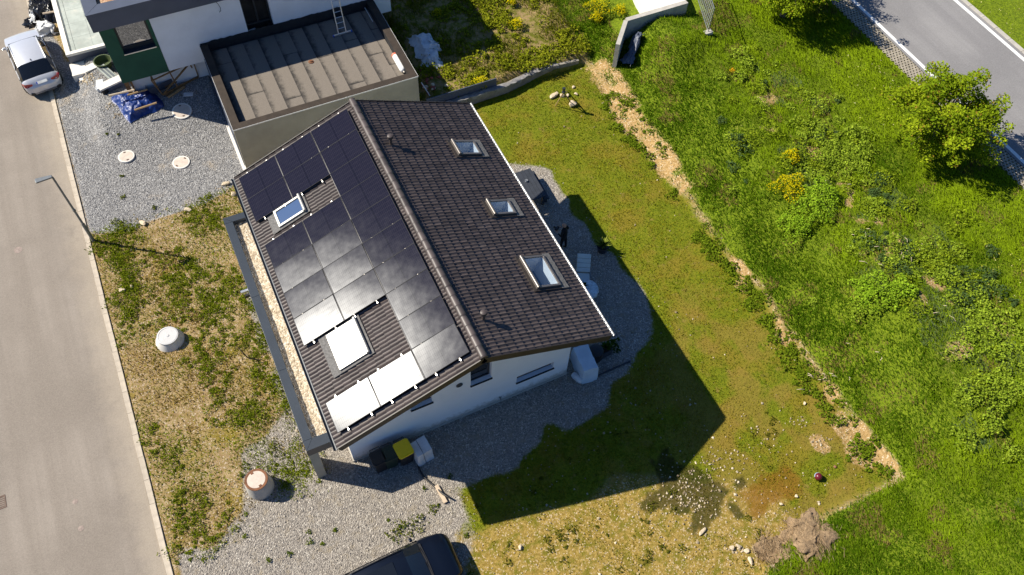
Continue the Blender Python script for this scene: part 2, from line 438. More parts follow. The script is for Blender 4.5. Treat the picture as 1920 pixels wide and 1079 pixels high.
def blade_mat(name, trans=0.35, up=0.55):
    """foliage: colour from the plant's own tint, some light passing through"""
    k = NT(name)
    k.t.nodes.remove(k.b)
    a = k.attr('tint').outputs['Color']
    g = k.n('ShaderNodeNewGeometry').outputs['Random Per Island']
    mr = k.n('ShaderNodeMapRange'); k.L(g, mr.inputs[0]); mr.inputs[3].default_value = 0.72; mr.inputs[4].default_value = 1.32
    vm = k.n('ShaderNodeVectorMath', operation='SCALE'); k.L(a, vm.inputs[0]); k.L(mr.outputs[0], vm.inputs['Scale'])
    d = k.n('ShaderNodeBsdfDiffuse'); k.L(vm.outputs[0], d.inputs[0])
    t = k.n('ShaderNodeBsdfTranslucent'); k.L(vm.outputs[0], t.inputs[0])
    # leaves bend: soften the flat card normal towards the sky side
    gn = k.n('ShaderNodeNewGeometry').outputs['Normal']
    va = k.n('ShaderNodeMix', data_type='VECTOR'); va.inputs[0].default_value = up; k.L(gn, va.inputs[4]); va.inputs[5].default_value = (-.25, .15, 1)
    vn = k.n('ShaderNodeVectorMath', operation='NORMALIZE'); k.L(va.outputs[1], vn.inputs[0]); k.L(vn.outputs[0], d.inputs['Normal'])
    m1 = k.n('ShaderNodeMixShader'); m1.inputs[0].default_value = trans; k.L(d.outputs[0], m1.inputs[1]); k.L(t.outputs[0], m1.inputs[2])
    k.L(m1.outputs[0], k.out.inputs[0])
    return k.m
M['blade'] = blade_mat('grass_blades', 0.3, 0.6)
M['leaf'] = blade_mat('leaves', 0.3, 0.35)
M['tree_leaf'] = blade_mat('tree_leaves', 0.4, 0.5)
M['petal'] = blade_mat('petals', 0.3)

# ------------------------------------------------------------------ terrain
TOE_X = 18.35
def toe_y(x): return np.where(x > 14, -9.0, -9.0 - 0.30*(14-x)**1.0)
def bank_d(x, y):
    x = np.asarray(x, float); y = np.asarray(y, float)
    wob = (fbm(x, y, 0.35, 5)-0.5)*0.9
    d1 = x-TOE_X+wob
    d2 = toe_y(x)-y+wob
    d2 = d2*np.clip((x-6.5)/3.5, 0, 1)
    return d1, d2
def terrain(x, y):
    x = np.asarray(x, float); y = np.asarray(y, float)
    d1, d2 = bank_d(x, y)
    crest = 1.55*sstep(-14, -6, y)*(1-0.35*sstep(10, 17, y))
    crest = crest*(0.8+0.4*fbm(x, y, 0.25, 9))
    crest = crest+0.75*sstep(11.5, 14, y)*sstep(19.5, 21, x)*(1-sstep(25.5, 28, x))*(1-sstep(16.05, 16.2, y))
    h1 = 0.45*sstep(0, 1.1, d1) + (crest-0.45)*sstep(1.0, 4.6, d1) + (1.25-crest)*sstep(4.6, 7.6, d1)
    h2 = 0.30*sstep(0, 0.9, d2) + 0.55*sstep(0.8, 5, d2)
    h = np.maximum(h1, h2)
    up = sstep(16.0, 16.35, y)*sstep(9.3, 10.4, x)*(1-sstep(18.6, 20.5, x))
    h = np.maximum(h, up*(0.50+0.22*sstep(16.3, 21, y)+0.16*fbm(x, y, 0.6, 3)))
    dr = sstep(18.2, 22.4, y)*sstep(-6.2, -5.0, x)*(1-sstep(0.2, 0.3, x))
    h = h + 0.60*dr
    und = (fbm(x, y, 0.5, 21)-0.5)*0.10+(fbm(x, y, 2.2, 22)-0.5)*0.05
    und = und*sstep(-7.0, -6.4, x)*(1-sstep(31.8, 32.6, x)+sstep(39.9, 41, x))
    amp = 1+2.4*sstep(0.5, 3, d1)*(1-sstep(6, 9, d1))
    flat = sstep(15.0, 17.0, x)*0.6+0.4
    h = h + und*amp*np.maximum(flat, sstep(0.5, 3, np.maximum(d1, d2)))
    # level out under the two roads
    h = np.where(x < -7.1, -0.02, h)
    onroad = sstep(32.4, 32.7, x)*(1-sstep(39.6, 40.0, x))
    return h*(1-onroad) + 1.22*onroad
def tz(x, y): return float(terrain(np.array([x]), np.array([y]))[0])
def ground_at(px, py):
    z = 0.0
    for _ in range(12):
        p = at(px, py, z); z = 0.5*z+0.5*tz(p.x, p.y)
    p = at(px, py, z); return Vector((p.x, p.y, tz(p.x, p.y)))

# zones of the ground, outlines in metres
DRIVE = [(-7.05,25.5),(-7.07,15.0),(-5.52,14.57),(-3.36,14.68),(-1.9,14.66),(-0.48,15.33),(0.43,15.84),(0.3,25.44),(-3.51,25.99),(-6.32,26.76),(-6.43,29.51),(-7.05,30.5)]
YARD = [(-1.63,6.11),(-2.17,5.14),(-1.9,3.33),(-3.2,2.31),(-3.95,0.22),(-5.29,-1.11),(-6.86,-0.49),(-7.0,-1.34),(-6.9,-12),(0.27,-12),(2.76,-5.56),(3.4,-4.38),(3.18,-3.17),(2.93,-2.49),(6.38,-2.54),(9.98,-1.55),(12.73,-0.5),(13.88,0.7),(13.75,2.87),(13.5,5.88),(13.55,8.63),(13.61,10.43),(13.11,11.18),(12.01,11.4),(9.0,11.6),(-0.4,11.4),(-1.43,9.2)]
VERGE = [(-7.07,15.0),(-3.36,14.68),(-0.48,15.33),(-0.3,10.33),(-1.4,-0.16),(-3.95,0.22),(-5.29,-1.11),(-6.9,-0.9),(-7.1,7.4)]
SCRUB = [(3.4,-4.38),(9.5,-5.0),(12.26,-6.6),(14.46,-7.6),(14.0,-9.2),(8.39,-12.5),(0.27,-14),(2.4,-4.98)]
GX0, GX1, GY0, GY1, GS = -14.0, 46.0, -17.0, 38.0, 0.2
gxs = np.arange(GX0, GX1+1e-6, GS); gys = np.arange(GY0, GY1+1e-6, GS)
GXX, GYY = np.meshgrid(gxs, gys)
def inpoly(poly, X, Y):
    r = np.zeros(X.shape, bool); n = len(poly)
    for i in range(n):
        x1, y1 = poly[i]; x2, y2 = poly[(i+1) % n]
        if y1 == y2: continue
        r ^= ((y1 > Y) != (y2 > Y)) & (X < (x2-x1)*(Y-y1)/(y2-y1)+x1)
    return r
def blur(a, n=3):
    a = a.astype(float)
    for _ in range(n):
        p = np.pad(a, 1, mode='edge')
        a = (p[:-2,1:-1]+p[2:,1:-1]+p[1:-1,:-2]+p[1:-1,2:]+p[1:-1,1:-1]*2)/6
    return a
D1, D2 = bank_d(GXX, GYY)
DB = np.maximum(D1, D2)
Z = {}
Z['grey'] = blur(inpoly(DRIVE, GXX, GYY), 4)
wob_x = (fbm(GXX, GYY, .55, 111, 4)-.5)*2.2; wob_y = (fbm(GXX, GYY, .55, 112, 4)-.5)*2.2
rag = sstep(-6.5, -5.5, GXX)
Z['tan'] = blur(inpoly(YARD, GXX+wob_x*rag, GYY+wob_y*rag), 4)
worn = blur(inpoly([(1.2,-2.2),(9.2,-2.2),(12.2,-1.0),(13.2,1.0),(14.6,.2),(13.5,-2.6),(10.5,-4.2),(3.2,-4.6),(2.2,-6.5)], GXX+wob_x*1.5, GYY+wob_y*1.5), 6)
Z['tan'] = np.clip(Z['tan']*(1-.55*worn*sstep(.4, .62, fbm(GXX, GYY, .8, 114))), 0, 1)
plat = (GXX > 2.5) & (DB < 0.3) & (GYY < 16.2)
Z['lawn'] = blur(plat & ~inpoly(SCRUB, GXX+wob_x, GYY+wob_y), 6)
Z['scrub'] = np.clip(blur(inpoly(SCRUB, GXX+wob_x, GYY+wob_y), 8)+.8*worn*(Z['tan'] < .6), 0, 1)
Z['verge'] = blur(inpoly(VERGE, GXX, GYY), 4)
upper = (GYY > 16.1) & (GXX > 9.3) & (D1 < 0.6)
Z['upper'] = blur(upper, 4)
Z['bank'] = np.maximum(sstep(0.1, 0.9, D1), sstep(0.1, 0.7, D2))*(GYY > -30)
breaks = sstep(0.34, 0.60, fbm(GXX*0+3, GYY, 0.55, 31)+0.10+0.5*sstep(3, 9, GYY))
breaks = np.maximum(breaks, 0.0)
wtop = sstep(3.0, 9.0, GYY)
band = sstep(-0.05-0.35*wtop, 0.25-0.05*wtop, D1)*(1-sstep(0.45+0.35*wtop, 0.62+1.0*wtop, D1))*(GYY > -9.2)*(1-sstep(15.2, 16.2, GYY))
breaks = (1-(.85-.55*wtop)*sstep(.56, .64, fbm(GXX, GYY, 1.5, 47)))*np.clip(sstep(0.50, 0.62, fbm(GXX*0.5, GYY, 0.75, 31))*0.95+wtop*(0.30+1.0*fbm(GXX, GYY, 1.1, 39))+sstep(-6.4, -7.2, GYY), 0, 1)
band2 = sstep(0.15, 0.4, D2)*(1-sstep(0.45, 0.7, D2))*(GXX > 12.5)*(GXX < 19.5)*0.55
Z['dirt'] = np.maximum(band*breaks, band2*sstep(0.3, 0.5, fbm(GXX, GYY, 0.9, 33)))
rc = at(1440, 920)
rr = np.hypot((GXX-rc.x)/1.5, (GYY-rc.y)/1.0)+(fbm(GXX, GYY, 1.1, 41)-0.5)*1.5
crest_bare = np.exp(-((D1-6.3)/2.0)**2)*sstep(12, 8, GYY)*sstep(.60, .68, fbm(GXX, GYY, .8, 48))
Z['dirt'] = np.maximum(Z['dirt'], crest_bare*.8)
Z['scrub'] = np.clip(Z['scrub']+.75*sstep(4.5, -5, GYY+wob_y)*sstep(9.5, 14.5, GXX)*(GXX < 18.2)*sstep(.44, .60, fbm(GXX, GYY, .55, 49))*(DB < .2)*(GYY > -9), 0, 1)
Z['scorch'] = sstep(8, -5, GYY+wob_y)*sstep(7, 15, GXX+wob_x)*sstep(.36, .60, fbm(GXX, GYY, .9, 58))
for (px, py, r_) in ((1600, 805, .5), (1618, 838, .55), (1545, 828, .3), (1395, 527, .28), (1470, 625, .3), (1560, 735, .25)):
    q_ = at(px, py, .3); Z['dirt'] = np.maximum(Z['dirt'], 1-sstep(.7, 1.25, np.hypot((GXX-q_.x)/r_, (GYY-q_.y)/(r_*1.5))+(fbm(GXX, GYY, 1.8, 59)-.5)))
Z['rust'] = 1-sstep(0.45, 1.15, rr)
dc = at(1300, 920)
rr = np.hypot((GXX-dc.x)/1.7, (GYY-dc.y)/1.5)+(fbm(GXX, GYY, 1.3, 43, 4)-0.5)*2.6
Z['mossdark'] = 1-sstep(0.5, 1.1, rr)
def zone(name, x, y):
    a = Z[name]
    fx = np.clip((np.asarray(x)-GX0)/GS, 0, len(gxs)-1.001); fy = np.clip((np.asarray(y)-GY0)/GS, 0, len(gys)-1.001)
    i = fx.astype(int); j = fy.astype(int); u = fx-i; v = fy-j
    return (a[j,i]*(1-u)+a[j,i+1]*u)*(1-v)+(a[j+1,i]*(1-u)+a[j+1,i+1]*u)*v

def ground_mat():
    k = NT('ground_cover')
    p = k.coord('World')
    n1 = k.noise(p, 0.55, 5, 0.65); n2 = k.noise(p, 2.4, 5, 0.7); n3 = k.noise(p, 9, 4, 0.7); n4 = k.noise(p, 32, 3, 0.7)
    vc = k.sep(k.voro(p, 24)); vc2 = k.sep(k.voro(p, 9))
    def mask(name, amp=0.9, w=0.14):
        a = k.attr(name).outputs['Fac']
        nn = k.math('ADD', k.math('MULTIPLY', n3, 0.55), k.math('MULTIPLY', n2, 0.45))
        m = k.math('ADD', a, k.math('MULTIPLY', k.math('SUBTRACT', nn, 0.5), amp))
        return k.ramp(m, 0.5-w, 0.5+w)
    # dry soil with thin moss and pebbles
    soil = k.mix(k.ramp(n2, 0.3, 0.7), (0.24, 0.155, 0.062), (0.42, 0.305, 0.165))
    soil = k.mix(k.ramp(n3, 0.48, 0.66), soil, (0.185, 0.165, 0.020))
    soil = k.mix(k.ramp(n1, 0.50, 0.68), soil, (0.25, 0.19, 0.035))
    soil = k.mix(k.ramp(vc[0], 0.86, 0.93), soil, (0.50, 0.40, 0.29))
    col = soil
    # yellowish dry lawn between yard and bank
    scr = k.mix(k.ramp(n3, 0.35, 0.65), (0.24, 0.16, 0.030), (0.42, 0.295, 0.085))
    scr = k.mix(k.ramp(n2, 0.44, 0.64), scr, (0.175, 0.155, 0.016))
    scr = k.mix(k.ramp(vc[1], 0.86, 0.94), scr, (0.52, 0.40, 0.24))
    col = k.mix(mask('scrub', 0.7, 0.3), col, scr)
    lawn = k.mix(k.ramp(n3, 0.3, 0.7), (0.095, 0.130, 0.005), (0.215, 0.225, 0.012))
    lawn = k.mix(k.ramp(n1, 0.46, 0.66), lawn, (0.215, 0.175, 0.018))
    lawn = k.mix(k.ramp(n2, 0.55, 0.72), lawn, (0.24, 0.18, 0.045))
    lawn = k.mix(k.ramp(k.noise(p, 4.5, 4, 0.7), 0.56, 0.72), lawn, (0.045, 0.060, 0.004))
    lawn = k.mix(k.math('MULTIPLY', mask('scorch', 1.0, 0.35), 0.55), lawn, k.mix(n3, (0.17, 0.10, 0.012), (0.34, 0.23, 0.06)))
    col = k.mix(mask('lawn', 0.6, 0.25), col, lawn)
    upp = k.mix(k.ramp(n2, 0.40, 0.60), (0.12, 0.125, 0.014), (0.33, 0.23, 0.11))
    upp = k.mix(k.ramp(n3, 0.5, 0.7), upp, (0.18, 0.18, 0.014))
    col = k.mix(mask('upper', 0.6, 0.2), col, upp)
    mea = k.mix(k.ramp(n3, 0.3, 0.7), (0.080, 0.120, 0.006), (0.200, 0.265, 0.012))
    mea = k.mix(k.ramp(n2, 0.60, 0.80), mea, (0.16, 0.14, 0.035))
    col = k.mix(mask('bank', 0.8, 0.2), col, mea)
    mossd = k.mix(n3, (0.022, 0.022, 0.008), (0.06, 0.06, 0.010))
    col = k.mix(k.math('MULTIPLY', mask('mossdark', 1.6, 0.3), 0.8), col, mossd)
    rst = k.mix(n3, (0.13, 0.06, 0.006), (0.30, 0.15, 0.020))
    col = k.mix(k.math('MULTIPLY', mask('rust', 1.7, 0.35), 0.8), col, rst)
    # bare earth of the bank foot
    ert = k.mix(k.ramp(n3, 0.3, 0.7), (0.30, 0.185, 0.065), (0.50, 0.335, 0.15))
    ert = k.mix(k.ramp(vc[2], 0.86, 0.94), ert, (0.62, 0.50, 0.34))
    col = k.mix(mask('dirt', 1.5, 0.2), col, ert)
    # gravels
    gr = k.mix(vc[0], (0.14, 0.137, 0.138), (0.36, 0.35, 0.34))
    gr = k.mix(k.ramp(vc[1], 0.80, 0.95), gr, (0.52, 0.51, 0.49))
    gr = k.mix(k.ramp(n1, 0.56, 0.78), gr, (0.44, 0.36, 0.26))
    gr = k.mix(k.ramp(n4, 0.60, 0.72), gr, (0.06, 0.06, 0.065))
    tn = k.mix(vc[0], (0.19, 0.17, 0.15), (0.42, 0.375, 0.32))
    tn = k.mix(k.ramp(vc[1], 0.86, 0.97), tn, (0.60, 0.55, 0.47))
    tn = k.mix(k.ramp(n2, 0.50, 0.72), tn, (0.32, 0.27, 0.20))
    tn = k.mix(k.ramp(n4, 0.60, 0.72), tn, (0.08, 0.07, 0.06))
    col = k.mix(mask('tan', 0.9, 0.14), col, tn)
    col = k.mix(mask('grey', 0.7, 0.12), col, gr)
    k.base(col)
    k.b.inputs['Roughness'].default_value = 0.95
    k.b.inputs['Specular IOR Level'].default_value = 0.15
    gm = k.math('ADD', k.attr('tan').outputs['Fac'], k.attr('grey').outputs['Fac'], True)
    hb = k.math('ADD', k.math('MULTIPLY', n4, 0.6), k.math('MULTIPLY', k.voro(p, 24, out='Distance'), k.math('MULTIPLY', gm, -0.85)))
    hb = k.math('ADD', hb, k.math('MULTIPLY', n3, 0.9))
    k.bump(hb, 0.9, 0.045)
    return k.m
M['ground'] = ground_mat()

def grid_mesh(name, xs, ys, zf):
    X, Y = np.meshgrid(xs, ys)
    Zv = zf(X, Y)
    nx, ny = len(xs), len(ys)
    me = bpy.data.meshes.new(name)
    co = np.stack([X, Y, Zv], -1).reshape(-1, 3)
    i = np.arange(nx*ny).reshape(ny, nx)
    q = np.stack([i[:-1,:-1], i[:-1,1:], i[1:,1:], i[1:,:-1]], -1).reshape(-1, 4)
    me.vertices.add(len(co)); me.vertices.foreach_set('co', co.ravel())
    me.loops.add(q.size); me.loops.foreach_set('vertex_index', q.ravel().astype(np.int32))
    me.polygons.add(len(q)); me.polygons.foreach_set('loop_start', np.arange(0, q.size, 4, dtype=np.int32))
    me.polygons.foreach_set('use_smooth', np.ones(len(q), bool))
    me.update(calc_edges=True); me.validate()
    return me, X, Y
far_l = np.array([-400, -200, -100, -60, -40, -28, -20, -16]); far_r = np.array([48, 52, 60, 75, 100, 160, 260, 400])
xs = np.concatenate([far_l, gxs, far_r]); ys = np.concatenate([[-400, -200, -100, -60, -40, -28, -21, -18], gys, [40, 44, 52, 65, 90, 150, 260, 400]])
me, X, Y = grid_mesh('ground', xs, ys, terrain)
for nm in ('grey', 'tan', 'lawn', 'scrub', 'upper', 'bank', 'dirt', 'rust', 'mossdark', 'scorch'):
    a = me.attributes.new(nm, 'FLOAT', 'POINT')
    v = zone(nm, X, Y)
    if nm == 'bank': v = np.maximum(v, (X > 40)*1.0)
    a.data.foreach_set('value', v.ravel().astype(np.float32))
me.materials.append(M['ground'])
link('ground', me, kind='structure')

# ------------------------------------------------------------------ street on the left, kerb
def strip(name, x0, x1, y0, y1, z, m, ny=1, parent=None, **pr):
    b = MB(); b.v = [(x0,y0,z),(x1,y0,z),(x1,y1,z),(x0,y1,z)]; b.f = [(0,1,2,3)]
    return b.obj(name, m, parent, **pr)
road = strip('road', -13.4, -7.36, -60, 90, 0.012, M['road'], kind='structure')
kerb = strip('kerb', -7.36, -7.14, -60, 90, 0.0, M['concrete'], kind='structure')
km = MB().box(-0.10, 0.10, -0.495, 0.495, -0.05, 0.045).mesh('kerb_stone'); km.materials.append(M['kerb'])
for i in range(-7, 36):
    y = i*1.0
    o = link('kerb_stone', km, kerb, Matrix.Translation((-7.25+random.uniform(-.006,.006), y, random.uniform(-.004,.004))) @ Matrix.Rotation(random.uniform(-.006,.006), 4, 'Z'))
# main road, upper right
mr = strip('main_road', 33.62, 39.55, -60, 90, 1.30, M['main_road'], kind='structure')
strip('edge_line', 33.78, 33.98, -60, 90, 1.304, M['line'], parent=mr)
strip('edge_line', 39.12, 39.34, -60, 90, 1.304, M['line'], parent=mr)
b = MB()
for i in range(-30, 46): b.box(39.56, 39.80, i*1.0-.49, i*1.0+.49, 1.2, 1.33)
b.obj('edge_stone', M['concrete'], mr, kind='stuff')
# honeycomb grass pavers along the main road
M['paver'] = mat('weathered_paver', (0.33, 0.29, 0.23), 0.9, 0.2, 3)
b = MB(); ps = 0.19
def hexring(cx, cy, r0, r1, z0, z1):
    o = len(b.v)
    for r in (r1, r0):
        for k in range(6):
            a = math.pi/6+k*math.pi/3; b.v.append((cx+r*math.cos(a), cy+r*math.sin(a), z1))
    for k in range(6):
        a = math.pi/6+k*math.pi/3; b.v.append((cx+r0*math.cos(a), cy+r0*math.sin(a), z0))
    for k in range(6):
        k2 = (k+1) % 6
        b.f.append((o+k, o+k2, o+6+k2, o+6+k)); b.f.append((o+6+k, o+6+k2, o+12+k2, o+12+k))
row = 0; y = -8.0
while y < 20:
    for c in range(5):
        hexring(32.74+c*ps+(row % 2)*ps/2, y, ps*0.33, ps*0.578, 1.22, 1.285)
    y += ps*0.866; row += 1
pv = b.obj('paver_strip', M['paver'], None, kind='structure')

# ------------------------------------------------------------------ covers in the road
def disc_cover(name, label, p, r, m_rim, m_lid, h=0.03, group=None, handles=True):
    t = thing(name, label, 'manhole cover', p, random.uniform(0, 6), group)
    MB().lathe([(r*1.0, -0.05), (r*1.12, -0.05), (r*1.12, h*.7), (r*.97, h*.9)], 28).obj('ring', m_rim, t, 40)
    MB().lathe([(0.01, -0.05), (r*.95, -0.05), (r*.95, h), (0.01, h+0.006)], 28).obj('lid', m_lid, t, 40)
    if handles:
        for s in (-1, 1):
            MB().box(-.05, .05, s*r*.78-.035, s*r*.78+.035, h+.003, h+.011).obj('lifting_slot', M['iron'], t)
    return t

# ================================================================== the new house
house = thing('house', 'white gabled house with dark tiled roof covered in solar panels', 'house')
RX, RZ = 4.779, 6.918
LX, LZ, EX, EZ = -0.453, 4.740, 9.787, 4.849
Y0, Y1, WX, WY1 = -1.368, 11.261, 9.12, 9.9
pl = (RZ-LZ)/(RX-LX); pr_ = (RZ-EZ)/(EX-RX)
def roof_z(x): return RZ-(RX-x)*pl if x < RX else RZ-(x-RX)*pr_
T_ROOF = 0.30
def under(x): return roof_z(x)-T_ROOF+0.02

# walls; the gable towards the yard has real window openings
OPEN = [(2.50, 3.33, 2.34, 3.05), (4.88, 5.72, 2.37, 3.78), (6.82, 8.43, 1.05, 1.53)]
xsb = sorted({0.0, WX, RX} | {o[0] for o in OPEN} | {o[1] for o in OPEN})
b = MB()
def wquad(x0, x1, z0a, z0b, z1a, z1b, y): b.add([(x0,y,z0a),(x1,y,z0b),(x1,y,z1b),(x0,y,z1a)], [(0,1,2,3)])
for x0, x1 in zip(xsb[:-1], xsb[1:]):
    z = 0.12
    for o in [o for o in OPEN if o[0] <= x0+1e-6 and o[1] >= x1-1e-6]:
        wquad(x0, x1, z, z, o[2], o[2], 0); z = o[3]
    wquad(x0, x1, z, z, under(x0), under(x1), 0)
DEP = 0.17
for (a, c, z0, z1) in OPEN:
    b.add([(a,0,z0),(a,0,z1),(a,DEP,z1),(a,DEP,z0)], [(0,1,2,3)]); b.add([(c,0,z0),(c,DEP,z0),(c,DEP,z1),(c,0,z1)], [(0,1,2,3)])
    b.add([(a,0,z0),(a,DEP,z0),(c,DEP,z0),(c,0,z0)], [(0,1,2,3)]); b.add([(a,0,z1),(c,0,z1),(c,DEP,z1),(a,DEP,z1)], [(0,1,2,3)])
b.add([(0,0,.12),(0,WY1,.12),(0,WY1,under(0)),(0,0,under(0))], [(3,2,1,0)])
b.add([(WX,0,.12),(WX,WY1,.12),(WX,WY1,under(WX)),(WX,0,under(WX))], [(0,1,2,3)])
b.add([(0,WY1,.12),(WX,WY1,.12),(WX,WY1,under(WX)),(RX,WY1,under(RX)),(0,WY1,under(0))], [(4,3,2,1,0)])
b.obj('wall', M['render'], house)
MB().box(-.03, WX+.03, -.03, WY1+.03, -0.1, 0.12).box(0.02, WX-.02, .02, WY1-.02, .12, .14).obj('plinth', M['concrete'], house)
for (a, c, z0, z1) in OPEN:
    wdw = MB().box(a, a+.06, DEP, DEP+.05, z0, z1).box(c-.06, c, DEP, DEP+.05, z0, z1).box(a+.06, c-.06, DEP, DEP+.05, z0, z0+.06).box(a+.06, c-.06, DEP, DEP+.05, z1-.06, z1).obj('window', M['frame'], house)
    MB().add([(a+.06,DEP+.03,z0+.06),(c-.06,DEP+.03,z0+.06),(c-.06,DEP+.03,z1-.06),(a+.06,DEP+.03,z1-.06)], [(0,1,2,3)]).obj('pane', M['glass'], wdw)
    MB().box(a, c, DEP+.055, DEP+.9, z0, z1).obj('room_dark_fill', M['unlit_fill'], wdw)  # solid dark block behind the pane, shade of the room painted in
    MB().box(a-.03, c+.03, -.06, DEP-.003, z0-.035, z0-.004).box(a-.03, a-.003, -.06, -.004, z0-.004, z0+.03).box(c+.003, c+.03, -.06, -.004, z0-.004, z0+.03).obj('sill', M['frame'], wdw)
ve = MB().lathe([(0.01, 0), (.13, 0), (.13, .03), (.10, .045), (0.01, .045)], 24)
ve.obj('wall_vent', M['anthracite'], house, 40, Matrix.Translation((4.42, -0.002, 2.82)) @ Matrix.Rotation(R(90), 4, 'X'))
MB().tube([(6.11,0,.40),(6.11,-.12,.40),(6.11,-.12,.30)], .022).tube([(6.05,-.06,.46),(6.17,-.06,.46)], .018).box(6.10,6.12,-.07,-.05,.40,.47).obj('garden_tap', M['galv'], house)

# roof deck (with the skylight openings cut out)
def frame_mat(side):
    if side < 0: u = Vector((LX-RX, 0, LZ-RZ)); al = Vector((0, -1, 0))
    else: u = Vector((EX-RX, 0, EZ-RZ)); al = Vector((0, 1, 0))
    ln = u.length; u.normalize(); n = u.cross(al)
    m = Matrix.Identity(4)
    for i, c in enumerate((u, al, n)):
        for j in range(3): m[j][i] = c[j]
    m.translation = Vector((RX, 0, RZ))
    return m, ln
FL, LENL = frame_mat(-1); FR, LENR = frame_mat(1)
# skylights: (side, s0, s1, y0, y1), s = distance down the slope from the ridge
cs = math.cos(math.atan(pr_)); cl = math.cos(math.atan(pl))
SKY = [(-1, (RX-1.60)/cl, (RX-0.47)/cl, 7.74, 8.56), (-1, (RX-1.68)/cl, (RX-0.56)/cl, 1.02, 2.50),
       (1, (7.89-RX)/cs, (8.90-RX)/cs, 7.98, 8.80), (1, (7.89-RX)/cs, (8.86-RX)/cs, 4.66, 5.42), (1, (7.92-RX)/cs, (8.92-RX)/cs, 1.02, 2.50)]
def deck(side, F, ln):
    b = MB()
    hs = [s for s in SKY if s[0] == side]
    se = sorted({0.0, ln} | {v for h in hs for v in h[1:3]}); ye = sorted({Y0, Y1} | {v for h in hs for v in h[3:5]})
    sg = -1 if side < 0 else 1
    def P(s, y, z): return F @ Vector((s, y*sg, z))
    for s0, s1 in zip(se[:-1], se[1:]):
        for y0, y1 in zip(ye[:-1], ye[1:]):
            if any(h[1] <= s0+1e-6 and h[2] >= s1-1e-6 and h[3] <= y0+1e-6 and h[4] >= y1-1e-6 for h in hs): continue
            for z in (-.075, -T_ROOF): b.add([P(s0,y0,z),P(s1,y0,z),P(s1,y1,z),P(s0,y1,z)], [(0,1,2,3)])
    for yy in (Y0, Y1): b.add([P(0,yy,-.075),P(ln,yy,-.075),P(ln,yy,-T_ROOF),P(0,yy,-T_ROOF)], [(0,1,2,3)])
    b.add([P(ln,Y0,-.075),P(ln,Y1,-.075),P(ln,Y1,-T_ROOF),P(ln,Y0,-T_ROOF)], [(0,1,2,3)])
    return b
bl, br = deck(-1, FL, LENL), deck(1, FR, LENR)
bl.add(br.v, br.f)
roof = bl.obj('roof', M['verge'], house)

# tiles
TL, TW, NROLL = 0.40, (Y1-Y0)/42, 2
def tile_mesh():
    n = 13; v = []; f = []
    for (x, z0) in ((0, -0.035), (TL, 0.0)):
        for k in range(n):
            t = k/(n-1); ph = (t*NROLL) % 1.0
            h = max(0.0, math.cos(2*math.pi*(ph-0.5)))**0.7*0.043
            v.append((x, t*TW-TW/2, z0+h-0.043))
    for k in range(n): x, y, z = v[n+k]; v.append((x-0.004, y, z-0.030))
    for k in range(n-1):
        f.append((k, n+k, n+k+1, k+1)); f.append((n+k, 2*n+k, 2*n+k+1, n+k+1))
    m = bpy.data.meshes.new('roof_tile'); m.from_pydata(v, [], f); m.update()
    m.polygons.foreach_set('use_smooth', [True]*len(m.polygons)); m.set_sharp_from_angle(angle=R(50))
    m.materials.append(M['tile']); return m
TM = tile_mesh()
tiles = []
PSO, PCOL, PYT, PROW = 0.319, 1.709, 10.924, 1.19
def covered(s, y):
    c = (s-PSO)/PCOL; r = (PYT-y)/PROW
    if c < 0 or c > 3 or r < 0 or r > 10: return False
    if c < 1: return True
    return not (2 <= r < 3 or 7.0 <= r < 9)
for side, F, ln, nc in ((-1, FL, LENL, 17), (1, FR, LENR, 16)):
    ex = ln/nc; sg = -1 if side < 0 else 1
    for i in range(nc):
        for j in range(42):
            s = i*ex; y = Y0+(j+.5)*TW
            sm = s+ex*0.5
            sx = s+ex-TL+0.02
            if any(h[0] == side and sx+TL > h[1]+.16 and sx < h[2]-.01 and h[3]-.06 < y < h[4]+.06 for h in SKY): continue
            m = F @ Matrix.Translation((sx, y*sg, random.uniform(-.002, .002))) @ Matrix.Rotation(random.gauss(0, .008), 4, 'Z') @ Matrix.Rotation(random.gauss(0, .009), 4, 'X')
            p = m.translation
            tiles.append(((p-Vector((CX,CY,CZ))).length + (100 if side < 0 and covered(sm, y) else 0), m))
tiles.sort(key=lambda t: t[0])
for d, m in tiles[:300]: link('roof_tile', TM, roof, m)
tv = np.array([v.co for v in TM.vertices]); tf = [tuple(p.vertices) for p in TM.polygons]
b = MB()
for d, m in tiles[300:]:
    mm = np.array(m); b.add((tv @ mm[:3,:3].T + mm[:3,3]).tolist(), tf)
b.obj('roof_tile', M['tile'], roof, 50, kind='stuff')
# ridge caps
n_r = 30; rl = (Y1-Y0)/n_r
def cap_mesh():
    b = MB(); seg = 9; L = rl+0.05
    for (yy, r) in ((0, .135), (.05, .150), (.052, .137), (L, .124)):
        for k in range(seg):
            a = math.pi*(-0.08+1.16*k/(seg-1)); b.v.append((r*1.05*math.cos(a), yy, r*0.85*math.sin(a)))
    for i in range(3):
        for k in range(seg-1):
            a = i*seg+k; b.f.append((a, a+1, a+seg+1, a+seg))
    b.f.append(tuple(range(seg)))
    m = b.mesh('ridge_tile', 45); m.materials.append(M['tile']); return m
CM = cap_mesh()
for i in range(n_r):
    link('ridge_tile', CM, roof, Matrix.Translation((RX, Y0+i*rl-.02, RZ-.035+random.uniform(-.004,.004))) @ Matrix.Rotation(random.gauss(0,.01), 4, 'Z') @ Matrix.Rotation(R(1.2), 4, 'X'))
